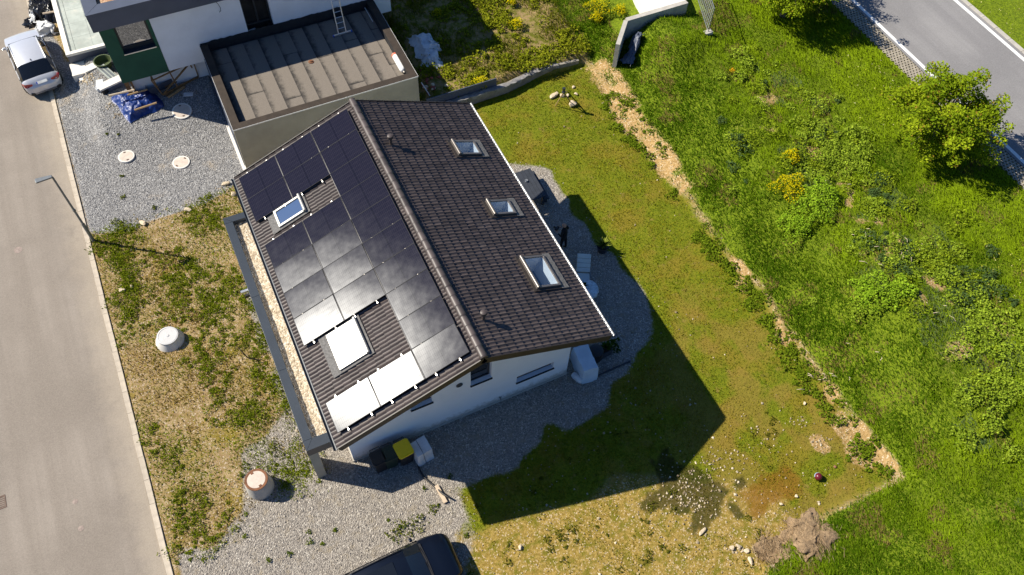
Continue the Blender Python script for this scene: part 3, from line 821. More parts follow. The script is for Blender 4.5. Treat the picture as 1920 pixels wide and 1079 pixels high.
# verge boards, gutters
for yy, d in ((Y0, -1), (Y1, 1)):
    b = MB()
    for F, ln, sg in ((FL, LENL, -1), (FR, LENR, 1)):
        y0, y1 = sorted((yy*sg, (yy+d*.035)*sg))
        b.box(0.0, ln+.01, y0, y1, -T_ROOF-.01, -.012, F)
    b.obj('verge_board', M['verge'], roof)
b = MB()
def half_gutter(xc, zc, r, y0, y1):
    b = MB(); seg = 8
    for (rr) in (r, r-.012):
        for yy in (y0, y1):
            for k in range(seg+1):
                a = math.pi+math.pi*k/seg; b.v.append((xc+rr*math.cos(a), yy, zc+rr*math.sin(a)))
    n = seg+1
    for k in range(seg):
        b.f.append((k, k+1, n+k+1, n+k)); b.f.append((2*n+k+1, 2*n+k, 3*n+k, 3*n+k+1))
    b.f.append((0, n, 3*n, 2*n)); b.f.append((seg, 2*n+seg, 3*n+seg, n+seg))
    return b
half_gutter(EX+.045, EZ-.05, .055, Y0-.02, Y1+.02).obj('gutter', M['zinc'], house, 40)
g = half_gutter(LX-.055, LZ-.06, .075, Y0-.02, Y1+.02).obj('gutter', M['anthracite'], house, 40)
# vent cowls on the slope
for (x, y) in ((5.42, 8.72), (5.42, 0.10)):
    z = roof_z(x)
    c = MB().lathe([(.06, -.10), (.06, .30), (.115, .31), (.125, .36), (.11, .43), (.05, .46), (.01, .462)], 16).obj('vent_pipe', M['tile'], roof, 50, Matrix.Translation((x, y, z)))

# skylights
def skylight(spec, framem, opened=0.0, tilt=0.0):
    side, s0, s1, y0, y1 = spec
    F = FL if side < 0 else FR; sg = -1 if side < 0 else 1
    L = s1-s0; W = y1-y0
    base = F @ Matrix.Translation((s0, (y0+y1)/2*sg, 0))
    fw = .085
    b = MB()
    for (a, c, e, f) in ((0, .11, -W/2, W/2), (L-fw, L, -W/2, W/2), (.11, L-fw, -W/2, -W/2+fw), (.11, L-fw, W/2-fw, W/2)):
        b.box(a, c, e, f, -.10, .085)
    sk = b.obj('skylight', framem, house, None, base, bevel=0.008)
    MB().tube([(0.045, -W/2-.01, .10), (0.045, W/2+.01, .10)], .062, 10).obj('cover_hood', framem, sk, 40)
    b = MB()
    b.add([(.11,-W/2+fw,.045),(L-fw,-W/2+fw,.045),(L-fw,W/2-fw,.045),(.11,W/2-fw,.045)], [(0,1,2,3)])
    b.obj('pane', M['skyglass'] if side > 0 else M['sunglass'], sk, None, Matrix.Translation((L/2,0,.045)) @ Matrix.Rotation(tilt, 4, 'X') @ Matrix.Translation((-L/2,0,-.045)))
    b = MB(); D = .75
    e_ = .003; b.add([(.11+e_,-W/2+fw+e_,.036),(L-fw-e_,-W/2+fw+e_,.036),(L-fw-e_,W/2-fw-e_,.036),(.11+e_,W/2-fw-e_,.036),(.11+e_,-W/2+fw+e_,-D),(L-fw-e_,-W/2+fw+e_,-D),(L-fw-e_,W/2-fw-e_,-D),(.11+e_,W/2-fw-e_,-D)],
          [(0,1,5,4),(1,2,6,5),(2,3,7,6),(3,0,4,7)])
    b.obj('reveal', M['reveal'], sk)
    MB().add([(.11,-W/2+fw,-D-.01),(L-fw,-W/2+fw,-D-.01),(L-fw,W/2-fw,-D-.01),(.11,W/2-fw,-D-.01)], [(0,1,2,3)]).obj('room_dark_fill', M['unlit_fill'], sk)  # dark sheet closing the reveal, painted as the unlit room below
    # flashing apron, dressed over the tiles
    b = MB(); n = 14
    for k in range(n+1):
        yy = -W/2-.10+(W+.2)*k/n
        for (s, z) in ((L, .02), (L+.14, .014+.01*math.sin(k*2.6)), (L+.33, .010+.014*math.sin(k*2.6+.5))): b.v.append((s+random.uniform(-.008,.008)*(s > L), yy, z))
    for k in range(n):
        for i in range(2): a = k*3+i; b.f.append((a, a+1, a+4, a+3))
    b.obj('flashing', M['lead'], sk, 60)
    MB().box(-.10, L+.06, -W/2-.10, -W/2-.002, -.05, .012).box(-.10, L+.06, W/2+.002, W/2+.10, -.05, .012).box(-.12, -.002, -W/2-.1, W/2+.1, -.05, .016).obj('side_flashing', M['verge'] if side > 0 else M['lead'], sk)
    return sk
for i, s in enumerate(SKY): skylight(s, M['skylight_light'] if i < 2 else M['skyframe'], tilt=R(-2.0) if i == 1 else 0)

# solar panels
PL, PW = 1.688, 1.168
gm = MB().add([(-PL/2+.014,-PW/2+.014,.038),(PL/2-.014,-PW/2+.014,.038),(PL/2-.014,PW/2-.014,.038),(-PL/2+.014,PW/2-.014,.038)], [(0,1,2,3)]).mesh('cell_glass'); gm.materials.append(M['panel'])
fm = MB().box(-PL/2,PL/2,-PW/2,-PW/2+.014,0,.042).box(-PL/2,PL/2,PW/2-.014,PW/2,0,.042).box(-PL/2,-PL/2+.014,-PW/2+.014,PW/2-.014,0,.042).box(PL/2-.014,PL/2,-PW/2+.014,PW/2-.014,0,.042).box(-PL/2+.014,PL/2-.014,-PW/2+.014,PW/2-.014,0,.02).mesh('solar_panel'); fm.materials.append(M['panelframe'])
cm = MB().box(-.020,.020,-.014,.014,-.02,.047).mesh('clamp'); cm.materials.append(M['clamp'])
present = {(c, r) for c in range(3) for r in range(10) if c == 0 or r in (0, 1, 3, 4, 5, 6, 9)}
rail = MB()
for (c, r) in sorted(present):
    s = PSO+(c+.5)*PCOL; y = PYT-(r+.5)*PROW
    m = FL @ Matrix.Translation((s, -y, .075)) @ Matrix.Rotation(R(random.gauss(PTILT_X, .42)+{(0,9): -1.3, (2,9): -.9, (1,6): .3, (2,5): .6}.get((c, r), 0)), 4, 'X') @ Matrix.Rotation(R(random.gauss(0, .40)), 4, 'Y')
    p = link('solar_panel', fm, house, m)
    link('cell_glass', gm, p)
    for rs in (-.46, .46):
        ends = [-1] if (c, r+1) in present else [-1]
        link('clamp', cm, p, Matrix.Translation((rs, PROW/2, 0)))
        if (c, r-1) not in present: link('clamp', cm, p, Matrix.Translation((rs, -PROW/2, 0)))
    for rs in (-.46, .46): rail.box(s+rs-.02, s+rs+.02, -y-PROW/2-.09, -y+PROW/2+.09, .02, .068, FL)
strip_ = MB()
for c in (1, 2):
    s = PSO+c*PCOL
    for r in range(10):
        if (c, r) in present or (c-1, r) in present: strip_.box(s-.007, s+.007, -(PYT-r*PROW)+.02, -(PYT-(r+1)*PROW)-.02, .06, .100, FL)
strip_.obj('joint_strip', M['strip'], house, kind='stuff')
rail.obj('mounting_rail', M['alu'], house, kind='stuff')

# flat canopy along the street side
CXO, CY0, CY1, CZ1 = -1.45, -0.10, 11.20, 2.66
can = MB().box(CXO+.34, -.002, CY0+.42, CY1-.30, 2.25, 2.40).obj('canopy', M['soffit'], house)
def coping(parts):
    for i, q in enumerate(parts): MB().box(*q).obj('coping', M['anthracite'], can, bevel=.006)
ysplit = [CY0+.40, 3.35, 6.9, CY1-.32]
coping([(CXO, CXO+.34, a+.004, b_-.004, 2.20, CZ1) for a, b_ in zip(ysplit[:-1], ysplit[1:])])
# mitred corner pieces
def miter(cx0, cx1, y0, y1):
    pass
MB().prism([(CXO, CY0), (CXO+.34, CY0+.395), (CXO, CY0+.395)], 2.20, CZ1).obj('coping', M['anthracite'], can)
MB().prism([(CXO+.012, CY0), (-.004, CY0), (-.004, CY0+.395), (CXO+.352, CY0+.395)], 2.20, CZ1).obj('coping', M['anthracite'], can)
MB().prism([(CXO, CY1), (CXO, CY1-.315), (CXO+.34, CY1-.315)], 2.20, CZ1).obj('coping', M['anthracite'], can)
MB().prism([(CXO+.012, CY1), (CXO+.352, CY1-.315), (-.004, CY1-.315), (-.004, CY1)], 2.20, CZ1).obj('coping', M['anthracite'], can)
b = MB(); nx, ny = 10, 80
for j in range(ny+1):
    for i in range(nx+1):
        b.v.append((CXO+.34+(1.11-.004)*i/nx, CY0+.40+(CY1-CY0-.72)*j/ny, 2.44+random.uniform(-.02,.03)))
for j in range(ny):
    for i in range(nx): a = j*(nx+1)+i; b.f.append((a, a+1, a+nx+2, a+nx+1))
b.obj('gravel_bed', M['gravel_bed'], can, 60, kind='stuff')
MB().box(CXO+.01, CXO+.335, CY0+.012, CY0+.78, -.05, 2.197).obj('pillar', M['grey_render'], can)
MB().box(CXO+.01, CXO+.335, CY1-.5, CY1-.02, -.05, 2.197).obj('pillar', M['grey_render'], can)
for (px, py, wd) in ((456, 553, .16), (465, 561, .14)):
    p = at(px, py, 2.1)
    MB().box(min(p.x-.05, CXO-.02), CXO+.02, p.y-.05, p.y+.05, 2.26, 2.33 if wd > .15 else 2.40).obj('wall_light', M['alu'] if wd > .15 else M['black_plastic'], can)

# ================================================================== garage
GXa, GXb, GYa, GYb, GH = 0.27, 9.10, 15.80, 21.88, 2.79
gar = thing('garage', 'flat roofed grey garage with bitumen sheets between the two houses', 'garage')
PWD = 0.36
RZG = 2.42
b = MB()
b.box(GXa, GXb, GYa, GYa+PWD-.01, -.1, GH-.02).box(GXa, GXa+PWD-.01, GYa+PWD-.01, GYb, -.1, GH-.02).box(GXb-PWD+.01, GXb, GYa+PWD-.01, GYb, -.1, GH-.02)
b.obj('wall', M['grey_render'], gar)
MB().box(GXa+PWD-.02, GXb-PWD+.02, GYa+PWD-.02, GYb, RZG-.25, RZG-.02).obj('roof_slab', M['bitumen_black'], gar)
for q in ((GXa-.01, GXb+.01, GYa-.01, GYa+PWD), (GXa-.01, GXa+PWD, GYa+PWD+.003, GYb), (GXb-PWD, GXb+.01, GYa+PWD+.003, GYb)):
    MB().box(*q, GH-.022, GH).obj('coping', M['bitumen'], gar)
    # inside face of the parapet
q = PWD+.004
MB().box(GXa+PWD-.008, GXa+q, GYa+q, GYb-.01, RZG-.02, GH-.024).box(GXb-q, GXb-PWD+.008, GYa+q, GYb-.01, RZG-.02, GH-.024).box(GXa+q, GXb-q, GYa+PWD-.008, GYa+q, RZG-.02, GH-.024).obj('upstand', M['bitumen_black'], gar)
MB().box(GXa-.018, GXb+.018, GYa-.022, GYa-.012, GH-.05, GH+.006).box(GXa-.022, GXa-.012, GYa-.012, GYb, GH-.05, GH+.006).box(GXb+.012, GXb+.022, GYa-.012, GYb, GH-.05, GH+.006).obj('edge_trim', M['white_plastic'], gar)
MB().box(GXa-.16, GXa-.004, GYa+.05, GYb-.3, -.06, .06).obj('door_threshold', M['concrete_white'], gar)
bb = MB()
for i in range(3): bb.box(GXa-.03, GXa-.004, GYa+.35+i*1.85, GYa+.35+i*1.85+1.7, .1, 2.25)
bb.obj('garage_door', M['anth_b'], gar)
# bitumen sheets laid front to back, lapping to the right
x = GXa+PWD+.03; lastx = GXb-PWD-.03; i = 0
yb0, yb1 = GYa+PWD+.04, GYb-.16
cuts = [[.80], [.34], [], [.16], [.70], [], [.55], [.12], [.66], [.40], [.22,.48,.72]]
sw = (lastx-x)/10.6
while i < 11:
    x1 = min(x+sw+.05, lastx)
    cy = [yb0]+[yb0+(yb1-yb0)*c for c in cuts[i]]+[yb1]
    for k in range(len(cy)-1):
        z = RZG-.018+i*.0005+(k % 2)*.004+.003
        bx = MB().box(0, x1-x, 0, cy[k+1]-cy[k]+(.05 if k < len(cy)-2 else 0), 0, .007)
        bx.obj('roof_sheet', M['felt'], gar, None, Matrix.Translation((x, cy[k], z+(i % 2)*.0025)) @ Matrix.Rotation(R(random.gauss(0,.25)), 4, 'Z'))
    x += sw; i += 1
    if x >= lastx-.05: break
# roof outlet with an orange cap
o_ = at(583, 116, RZG+.02)
MB().lathe([(.13,0),(.13,.02),(.06,.03),(.06,.07),(.01,.075)], 14).obj('roof_outlet', M['rust'], gar, 40, Matrix.Translation((o_.x, o_.y, RZG+.005)))
# dark skirting against the neighbour's wall
b = MB(); n = 60
for k in range(n+1):
    xx = GXa+.02+(GXb-.04-GXa)*k/n
    b.v.append((xx, GYb-.012, RZG-.02)); b.v.append((xx, GYb-.006, GH+.10+random.uniform(-.02,.05)*(1 if k % 3 else .2)))
    b.v.append((xx, GYb-.14-random.uniform(0,.05), RZG+.004))
for k in range(n): a = 3*k; b.f += [(a, a+3, a+4, a+1), (a+2, a+5, a+3, a)]
b.obj('wall_flashing', M['bitumen_black'], gar)

# ================================================================== neighbour's house
nb = thing('flat_roofed_house', 'white flat roofed house with dark green wall section, unfinished', 'house')
BX0, BX1, BY0, BY1 = -3.68, 10.0, 21.9, 33.0
BT, BZ0, FZ0, FZ1 = 6.02, 1.82, 5.10, 6.02
DX0, DX1, DZ0, DZ1 = 2.66, 3.95, 2.62, 5.06
SILLZ = 2.86
b = MB()
def fq(x0, x1, z0, z1, y=BY0): b.add([(x0,y,z0),(x1,y,z0),(x1,y,z1),(x0,y,z1)], [(0,1,2,3)])
fq(-1.47, DX0, BZ0, FZ0); fq(DX0, DX1, BZ0, DZ0); fq(DX0, DX1, DZ1, FZ0); fq(DX1, BX1, BZ0, FZ0)
b.box(DX0-.02, DX0, BY0+.001, BY0+.45, DZ0, DZ1).box(DX1, DX1+.02, BY0+.001, BY0+.45, DZ0, DZ1)
b.add([(BX1,BY0,BZ0),(BX1,BY1,BZ0),(BX1,BY1,FZ0),(BX1,BY0,FZ0)], [(0,1,2,3)])
b.add([(BX0+.02,BY1,0),(BX1,BY1,0),(BX1,BY1,FZ0),(BX0+.02,BY1,FZ0)], [(3,2,1,0)])
b.add([(BX0,BY0+4,0),(BX0,BY1,0),(BX0,BY1,FZ0),(BX0,BY0+4,FZ0)], [(3,2,1,0)])
b.add([(-1.47,BY0,BZ0),(BX1,BY0,BZ0),(BX1,BY0+.4,BZ0),(-1.47,BY0+.4,BZ0)], [(3,2,1,0)])
b.obj('wall', M['render_b'], nb)
# green section with its window opening
WX0, WX1, WZ0, WZ1 = -3.06, -1.62, 3.42, 4.92
b = MB()
YG = BY0-.02
for x0, x1, z0, z1 in ((BX0, WX0, BZ0, FZ0), (WX1, -1.472, BZ0, FZ0), (WX0, WX1, BZ0, WZ0), (WX0, WX1, WZ1, FZ0)): fq(x0, x1, z0, z1, YG)
b.add([(BX0,YG,BZ0),(BX0,YG,FZ0),(BX0,BY0+4,FZ0),(BX0,BY0+4,BZ0)], [(0,1,2,3)])
b.add([(BX0,YG,BZ0),(BX0,BY0+4,BZ0),(-1.472,BY0+4,BZ0),(-1.472,YG,BZ0)], [(0,1,2,3)])
dp = .30
for q in ([(WX0,YG,WZ0),(WX0,YG,WZ1),(WX0,YG+dp,WZ1),(WX0,YG+dp,WZ0)], [(WX1,YG,WZ0),(WX1,YG+dp,WZ0),(WX1,YG+dp,WZ1),(WX1,YG,WZ1)], [(WX0,YG,WZ1),(WX1,YG,WZ1),(WX1,YG+dp,WZ1),(WX0,YG+dp,WZ1)]): b.add(q, [(0,1,2,3)])
b.add([(-1.472,YG,BZ0),(-1.472,BY0+.02,BZ0),(-1.472,BY0+.02,FZ0),(-1.472,YG,FZ0)], [(0,1,2,3)])
b.obj('green_wall', M['green'], nb)
yw = YG+.22
wn = MB().box(WX0, WX0+.09, yw, yw+.07, WZ0, WZ1).box(WX1-.09, WX1, yw, yw+.07, WZ0, WZ1).box(WX0+.09, WX1-.09, yw, yw+.07, WZ0, WZ0+.20).box(WX0+.09, WX1-.09, yw, yw+.07, WZ1-.08, WZ1).obj('window', M['frame'], nb)
k = NT('mirror_glass'); k.base((0.02, 0.02, 0.022)); k.b.inputs['Roughness'].default_value = 0.02; k.b.inputs['Specular IOR Level'].default_value = 1.0; k.b.inputs['IOR'].default_value = 2.2
MB().add([(WX0+.09,yw+.03,WZ0+.2),(WX1-.09,yw+.03,WZ0+.2),(WX1-.09,yw+.03,WZ1-.08),(WX0+.09,yw+.03,WZ1-.08)], [(0,1,2,3)]).obj('pane', k.m, wn)
MB().box(WX0+.003, WX1-.003, YG-.05, yw-.003, WZ0-.03, WZ0+.002).obj('sill', M['anthracite'], wn)
MB().box(WX0-.02, WX1+.02, YG-.075, YG-.052, WZ0-.035, WZ0+.012).obj('sill_edge', M['alu'], wn)
# plinth storey, set back under the overhang
MB().box(BX0+.35, GXa-.02, BY0+.42, BY0+.8, 0, BZ0-.004).obj('plinth', M['render_b'], nb)
MB().box(BX0+.02, BX0+.22, BY0+.30, BY0+.45, .2, BZ0-.003).box(BX0+.30, BX0+.38, BY0+.26, BY0+.41, .2, BZ0-.003).obj('support_post', M['wood_dark'], nb)
# roof: cladding band, coping, gravel
b = MB(); FO = .22
b.box(BX0-.20, BX1+.2, BY0-.30, BY0-.02, FZ0, FZ1-.03).box(BX0-.20, BX0+.10, BY0-.018, BY1, FZ0, FZ1-.03).box(BX1-.1, BX1+.2, BY0-.018, BY1, FZ0, FZ1-.03)
b.box(BX0+.1, BX1-.1, BY0-.018, BY1, FZ0, FZ0+.3)
b.obj('fascia', M['anth_b'], nb)
cw = .62
MB().prism([(BX0-.21, BY0-.31), (BX1+.2, BY0-.31), (BX1+.2, BY0-.31+cw), (BX0-.21+cw, BY0-.31+cw)], FZ1-.027, FZ1+.01).obj('coping', M['anth_b'], nb)
MB().prism([(BX0-.21, BY0-.295), (BX0-.222+cw, BY0-.295+cw), (BX0-.222+cw, BY1), (BX0-.21, BY1)], FZ1-.027, FZ1+.008).obj('coping', M['anth_b'], nb)
k = NT('orange_gravel'); v = k.coord('World'); c = k.sep(k.voro(v, 15)); k.base(k.mix(c[0], (0.30, 0.15, 0.07), (0.62, 0.42, 0.28))); k.b.inputs['Roughness'].default_value = .9; k.bump(c[1], .8, .02)
MB().box(BX0-.21+cw, BX1-.3, BY0-.31+cw, BY1, FZ0+.301, FZ1-.16).obj('roof_gravel', k.m, nb, kind='stuff')
# balcony door opening
MB().box(DX0+.001, DX1-.001, BY0+.46, BY0+3.2, DZ0-.1, DZ1).obj('doorway_dark_fill', M['unlit_fill'], nb)  # dark block, its colour stands for the shade inside the opening
MB().box(DX0+.03, DX1-.03, BY0+.30, BY0+.38, DZ0+.34, DZ0+.42).box(DX0+.001, DX0+.07, BY0+.30, BY0+.38, DZ0, DZ1).box(DX1-.07, DX1-.001, BY0+.30, BY0+.38, DZ0, DZ1).box((DX0+DX1)/2-.04, (DX0+DX1)/2+.04, BY0+.30, BY0+.38, DZ0+.42, DZ1).obj('door_frame', M['frame'], nb)
MB().box(DX0+.002, DX1-.002, BY0-.012, BY0+.29, DZ0-.02, DZ0+.03).obj('door_sill', M['concrete'], nb)
pth = [(1.55, BY0-.02, 5.0), (1.66, BY0-.06, 4.85), (1.72, BY0-.07, 4.6), (1.70, BY0-.05, 4.42), (1.62, BY0-.03, 4.34)]
MB().tube(pth, .012, 5).obj('loose_cable', M['hose'], nb)

# terrace with a landing and steps beside it
ter = MB().box(-5.92, BX0-.02, 25.98, 40, 0, .93).obj('terrace', M['anth_b'], nb)
b = MB(); b.box(-5.94, -5.72, 25.96, 40, .932, 1.07).box(-5.716, BX0-.02, 25.96, 26.16, .932, 1.07)
b.obj('parapet', M['concrete_white'], ter)
for i in range(12):
    for j in range(2):
        wdt = (5.70-3.72-.26)/2
        MB().box(-5.44+j*wdt+.005, -5.44+(j+1)*wdt-.005, 26.17+i*1.15, 26.17+(i+1)*1.15-.01, .932, .955+random.uniform(-.004,.004)).obj('slab', M['slab_grey'], ter)
for i in range(12): MB().box(-5.712, -5.45, 26.17+i*1.15, 26.17+(i+1)*1.15-.012, .932, .962+random.uniform(-.004,.004)).obj('edge_slab', M['slab_grey'], ter)
MB().box(-6.0, BX0+.6, 25.02, 25.955, 0, .50).box(-5.75, -4.9, 24.74, 25.017, 0, .34).box(-5.45, -4.9, 24.46, 24.737, 0, .18).obj('landing', M['concrete_white'], ter)

# ================================================================== things on the garage roof
lad = thing('ladder', 'aluminium ladder leaning on the white wall from the garage roof', 'ladder')
A = Vector((6.92, 20.43, RZG+.06)); Bv = Vector((7.02, 21.86, 6.3)); ex = Vector((1, .05, 0)).normalized()
dr = (Bv-A)
for s in (-1, 1): MB().tube([A+ex*.20*s, Bv+ex*.18*s], .028, 6).obj('rail', M['alu'], lad)
nr = 15
for i in range(1, nr): p = A+dr*(i/nr); MB().tube([p-ex*.195, p+ex*.195], .018, 6).obj('rung', M['alu'], lad)
sb = MB().box(-.44, .44, -.045, .045, -.04, .03).obj('stabiliser_bar', M['alu'], lad, None, Matrix.Translation(A) @ Matrix.Rotation(R(2), 4, 'Z'))
MB().box(-.50, -.441, -.05, .05, -.045, .035).box(.441, .50, -.05, .05, -.045, .035).obj('end_cap', M['blue_plastic'], sb)
p0, p1 = at(740, 104, RZG+.16), at(757, 134, RZG+.16)
cyl = thing('gas_cylinder', 'white gas cylinder with orange red foot lying on garage roof', 'gas cylinder', p0, math.atan2(p1.y-p0.y, p1.x-p0.x))
Ly = Matrix.Rotation(R(90), 4, 'Y'); ln = (p1-p0).length
MB().lathe([(.02,.05),(.14,.06),(.155,.10),(.155,ln-.16),(.13,ln-.06),(.06,ln),(.01,ln)], 20).obj('body', M['white_plastic'], cyl, 50, Ly)
MB().lathe([(.145,-.03),(.158,-.02),(.158,.09),(.15,.095)], 20).obj('foot_ring', M['red_cap'], cyl, 50, Ly)
MB().lathe([(.04,ln),(.04,ln+.07),(.025,ln+.10),(.01,ln+.10)], 10).obj('valve', M['clamp'], cyl, 50, Ly)
q0, q1, q2 = at(676, 8.5, RZG+.05), at(681, 9.5, RZG+.05), at(699, 41, RZG+.05)
tag(MB().tube([q0, q1, q2], .022, 6).obj('conduit', M['white_plastic']), 'thin white bent conduit lying on dark garage roof corner', 'pipe')
p = Vector((DX1-.17, BY0+.13, DZ0+.031))
pb = thing('paint_bucket', 'black bucket with orange label on the balcony door sill', 'bucket', p)
MB().lathe([(.01,0),(.115,0),(.135,.20),(.13,.20),(.12,.19),(.01,.19)], 16).obj('tub', M['black_plastic'], pb, 50)
MB().lathe([(.120,.04),(.1245,.04),(.1345,.15),(.13,.15)], 16).obj('label', M['orange'], pb, 50)
tag(MB().box(-.17, .17, -.13, .13, 0, .10).obj('foam_block', M['white_sheet'], None, None, Matrix.Translation((DX0+.24, BY0+.13, DZ0+.031)) @ Matrix.Rotation(.15, 4, 'Z')), 'pale block lying on the door sill beside the bucket', 'block')

# ================================================================== cloth-like heaps
def heap(name, pts, h, m, seed=1, n=34, crease=3.0, rough=.10, edge=.06, base=0.0, parent=None, peak=0.7, zfun=None):
    """draped sheet over four corner points"""
    rng = np.random.default_rng(seed)
    u, v = np.meshgrid(np.linspace(0,1,n), np.linspace(0,1,n))
    P = [np.array(p[:2]) for p in pts]
    X = (P[0][0]*(1-u)+P[1][0]*u)*(1-v)+(P[3][0]*(1-u)+P[2][0]*u)*v
    Y = (P[0][1]*(1-u)+P[1][1]*u)*(1-v)+(P[3][1]*(1-u)+P[2][1]*u)*v
    X = X+(fbm(u*5, v*5, 1, seed)-.5)*edge*4; Y = Y+(fbm(u*5, v*5, 1, seed+7)-.5)*edge*4
    e = np.minimum(np.minimum(u, 1-u), np.minimum(v, 1-v))
    dome = sstep(0, .28, e)**peak
    rid = 1-np.abs(fbm(X+seed, Y-u, crease, seed+3)*2-1)*2
    rid2 = 1-np.abs(fbm(X-v, Y+seed, crease*2.2, seed+5)*2-1)*2
    g = terrain(X, Y) if zfun is None else X*0+zfun
    Zh = g+base+h*dome*(0.72+0.5*fbm(X, Y, 0.9, seed+9))+rough*(rid*.8+rid2*.4)*(.25+.75*dome)*0.6+.02
    co = np.stack([X, Y, Zh], -1).reshape(-1, 3)
    b = MB(); b.v = [tuple(c) for c in co]
    for j in range(n-1):
        for i in range(n-1):
            a = j*n+i; b.f.append((a, a+1, a+n+1, a+n))
    return b.obj(name, m, parent, 60)
def apts(zz, *pp): return [at(x, y, zz) for x, y in pp]
tb = thing('tarpaulin_heap', 'crumpled blue tarpaulin over a pile beside the green wall', 'tarpaulin')
o = heap('tarpaulin', apts(.75, (203,178), (284,163), (306,192), (238,224)), .36, M['tarp_blue'], 5, 60, 3.2, .15, .05, parent=tb)
for (a, c, r) in (((204,180), (252,169), .05), ((239,179), (276,168), .045), ((252,207), (294,193), .045)):
    p, q = at(*a, 1.28 if r > .046 else 1.20), at(*c, 1.30 if r > .046 else 1.25)
    if c == (294,193): p, q = at(*a, .95), at(*c, 1.05)
    tag(MB().tube([p, q], r, 6).obj('batten', M['plank'] if r == .05 else M['wood']), {(252,169): 'pale timber batten along the rear edge of blue tarpaulin', (276,168): 'short round timber lying across the middle of blue tarpaulin', (294,193): 'weathered batten weighing down the front of blue tarpaulin'}[c], 'timber')
wt = thing('white_sheeting', 'crumpled white sheeting lying on the dark slope behind garage', 'sheeting')
heap('sheet', apts(.9, (766,68), (800,66), (832,92), (797,118)), .28, M['white_sheet'], 11, 40, 1.8, .22, .16, parent=wt)
heap('sheet', apts(.9, (785,92), (815,92), (830,120), (795,118)), .22, M['white_sheet'], 14, 30, 2.0, .2, .14, parent=wt)
bp = thing('plastic_heap', 'heap of black and white plastic film beside the silver car', 'plastic heap')
heap('black_film', apts(.3, (50,-14), (100,-10), (106,34), (54,38)), .55, M['black_film'], 21, 44, 2.6, .32, .16, parent=bp)
heap('white_film', apts(.5, (58,40), (90,27), (100,48), (66,54)), .30, M['white_plastic'], 23, 34, 2.4, .25, .16, parent=bp)
heap('black_film', apts(.3, (42,34), (66,28), (62,46), (45,44)), .25, M['black_film'], 26, 24, 3.2, .25, .12, parent=bp)
heap('white_film', apts(.75, (50,6), (58,4), (62,30), (52,28)), .16, M['white_plastic'], 29, 20, 3.2, .2, .1, base=.28, parent=bp)
MB().tube([at(80,26,.95), at(103,22,.95)], .05, 6).obj('stick', M['plank'], bp)
hp = heap('hay_heap', [Vector((12.1,-9.1,0)), Vector((13.0,-9.1,0)), Vector((13.05,-10.0,0)), Vector((12.15,-10.05,0))], .07, M['hay'], 31, 34, 2.5, .08, .22)
tag(hp, 'smaller flat heap of dry cut grass, nearer the stones', 'hay heap')
hp = heap('hay_heap', [Vector((13.3,-9.1,0)), Vector((14.8,-9.0,0)), Vector((14.7,-10.2,0)), Vector((13.3,-10.6,0))], .15, M['hay'], 37, 44, 2.4, .14, .26)
tag(hp, 'larger lumpy heap of dry cut grass on the meadow edge', 'hay heap')

# ================================================================== clutter at the neighbour's wall
def gz(px, py, z=.6): p = at(px, py, z); return p
t = thing('tub', 'round olive green tub beside concrete landing', 'tub', at(197, 124, .62))
MB().lathe([(.01,0),(.34,0),(.42,.34),(.45,.34),(.45,.37),(.40,.37),(.32,.05),(.01,.05)], 24).obj('shell', M['tub_green'], t, 40)
def block(name, label, cat, px, py, z, s, m, rz, tilt=0):
    p = at(px, py, z)
    o = MB().box(-s[0]/2, s[0]/2, -s[1]/2, s[1]/2, -s[2], 0).obj(name, m, None, None, Matrix.Translation(p) @ Matrix.Rotation(rz, 4, 'Z') @ Matrix.Rotation(tilt, 4, 'X'), bevel=.012)
    return tag(o, label, cat)
block('concrete_block', 'white block lying tilted next to the landing steps', 'block', 169, 126, .66, (.72,.42,.42), M['concrete_white'], .28, .06)
t = thing('grey_pallet_stack', 'grey slatted board leaning flat between tub and carton', 'boards', at(200, 135, .85), -1.19)
for i in range(5): MB().box(-.58, .58, -.20+i*.083, -.20+i*.083+.07, -.05, .02).obj('slat', M['galv'] if i % 2 else M['slab_grey'], t)
block('concrete_block', 'small beige block wedged between grey boards and green wall', 'block', 211, 142, .8, (.42,.32,.5), M['concrete'], .3)
t = thing('stone_bench', 'white concrete slab on a dark box below the green corner', 'slab', at(208, 154, .95), .27)
MB().box(-.66, .62, -.22, .24, -.09, 0).obj('slab', M['concrete_white'], t)
MB().box(-.30, .56, -.20, .22, -.80, -.094).obj('box', M['anth_b'], t)
MB().box(-.62, -.32, -.2, .2, -.80, -.094).obj('support', M['black_plastic'], t)
block('cement_bag', 'white and pink paper bag slumped beside the concrete slab', 'bag', 187, 158, .85, (.34,.62,.3), M['white_sheet'], -.15, .1)
t = thing('waste_sack', 'open white sack of rubbish in front of paper bag', 'sack', at(193, 173, .25), .2)
MB().lathe([(.01,0),(.24,.02),(.28,.20),(.25,.36),(.22,.35),(.22,.2),(.01,.16)], 12).obj('sack', M['white_sheet'], t, 50)
MB().lathe([(.01,.20),(.12,.26),(.2,.22),(.215,.16)], 9).obj('waste', M['tub_green'], t, 50)
for (a, c, z0, z1, lab) in (((160,133), (186,139), .3, .3, ''),): pass
t = thing('timber_frame', 'yellowish timber frame standing tilted against the white plinth', 'timber frame')
def F3(px, py, z): return at(px, py, z)
up = [F3(283,143,1.75), F3(355,119,1.75), F3(364,121,1.65), F3(284.5,152,1.6)]
lo = [F3(305,178,.7), F3(372,144,.7), F3(366,137,.72), F3(298,168,.72)]
def bar(a, c, r=.04): MB().tube([a, c], r, 4).obj('bar', M['wood_dark'], t)
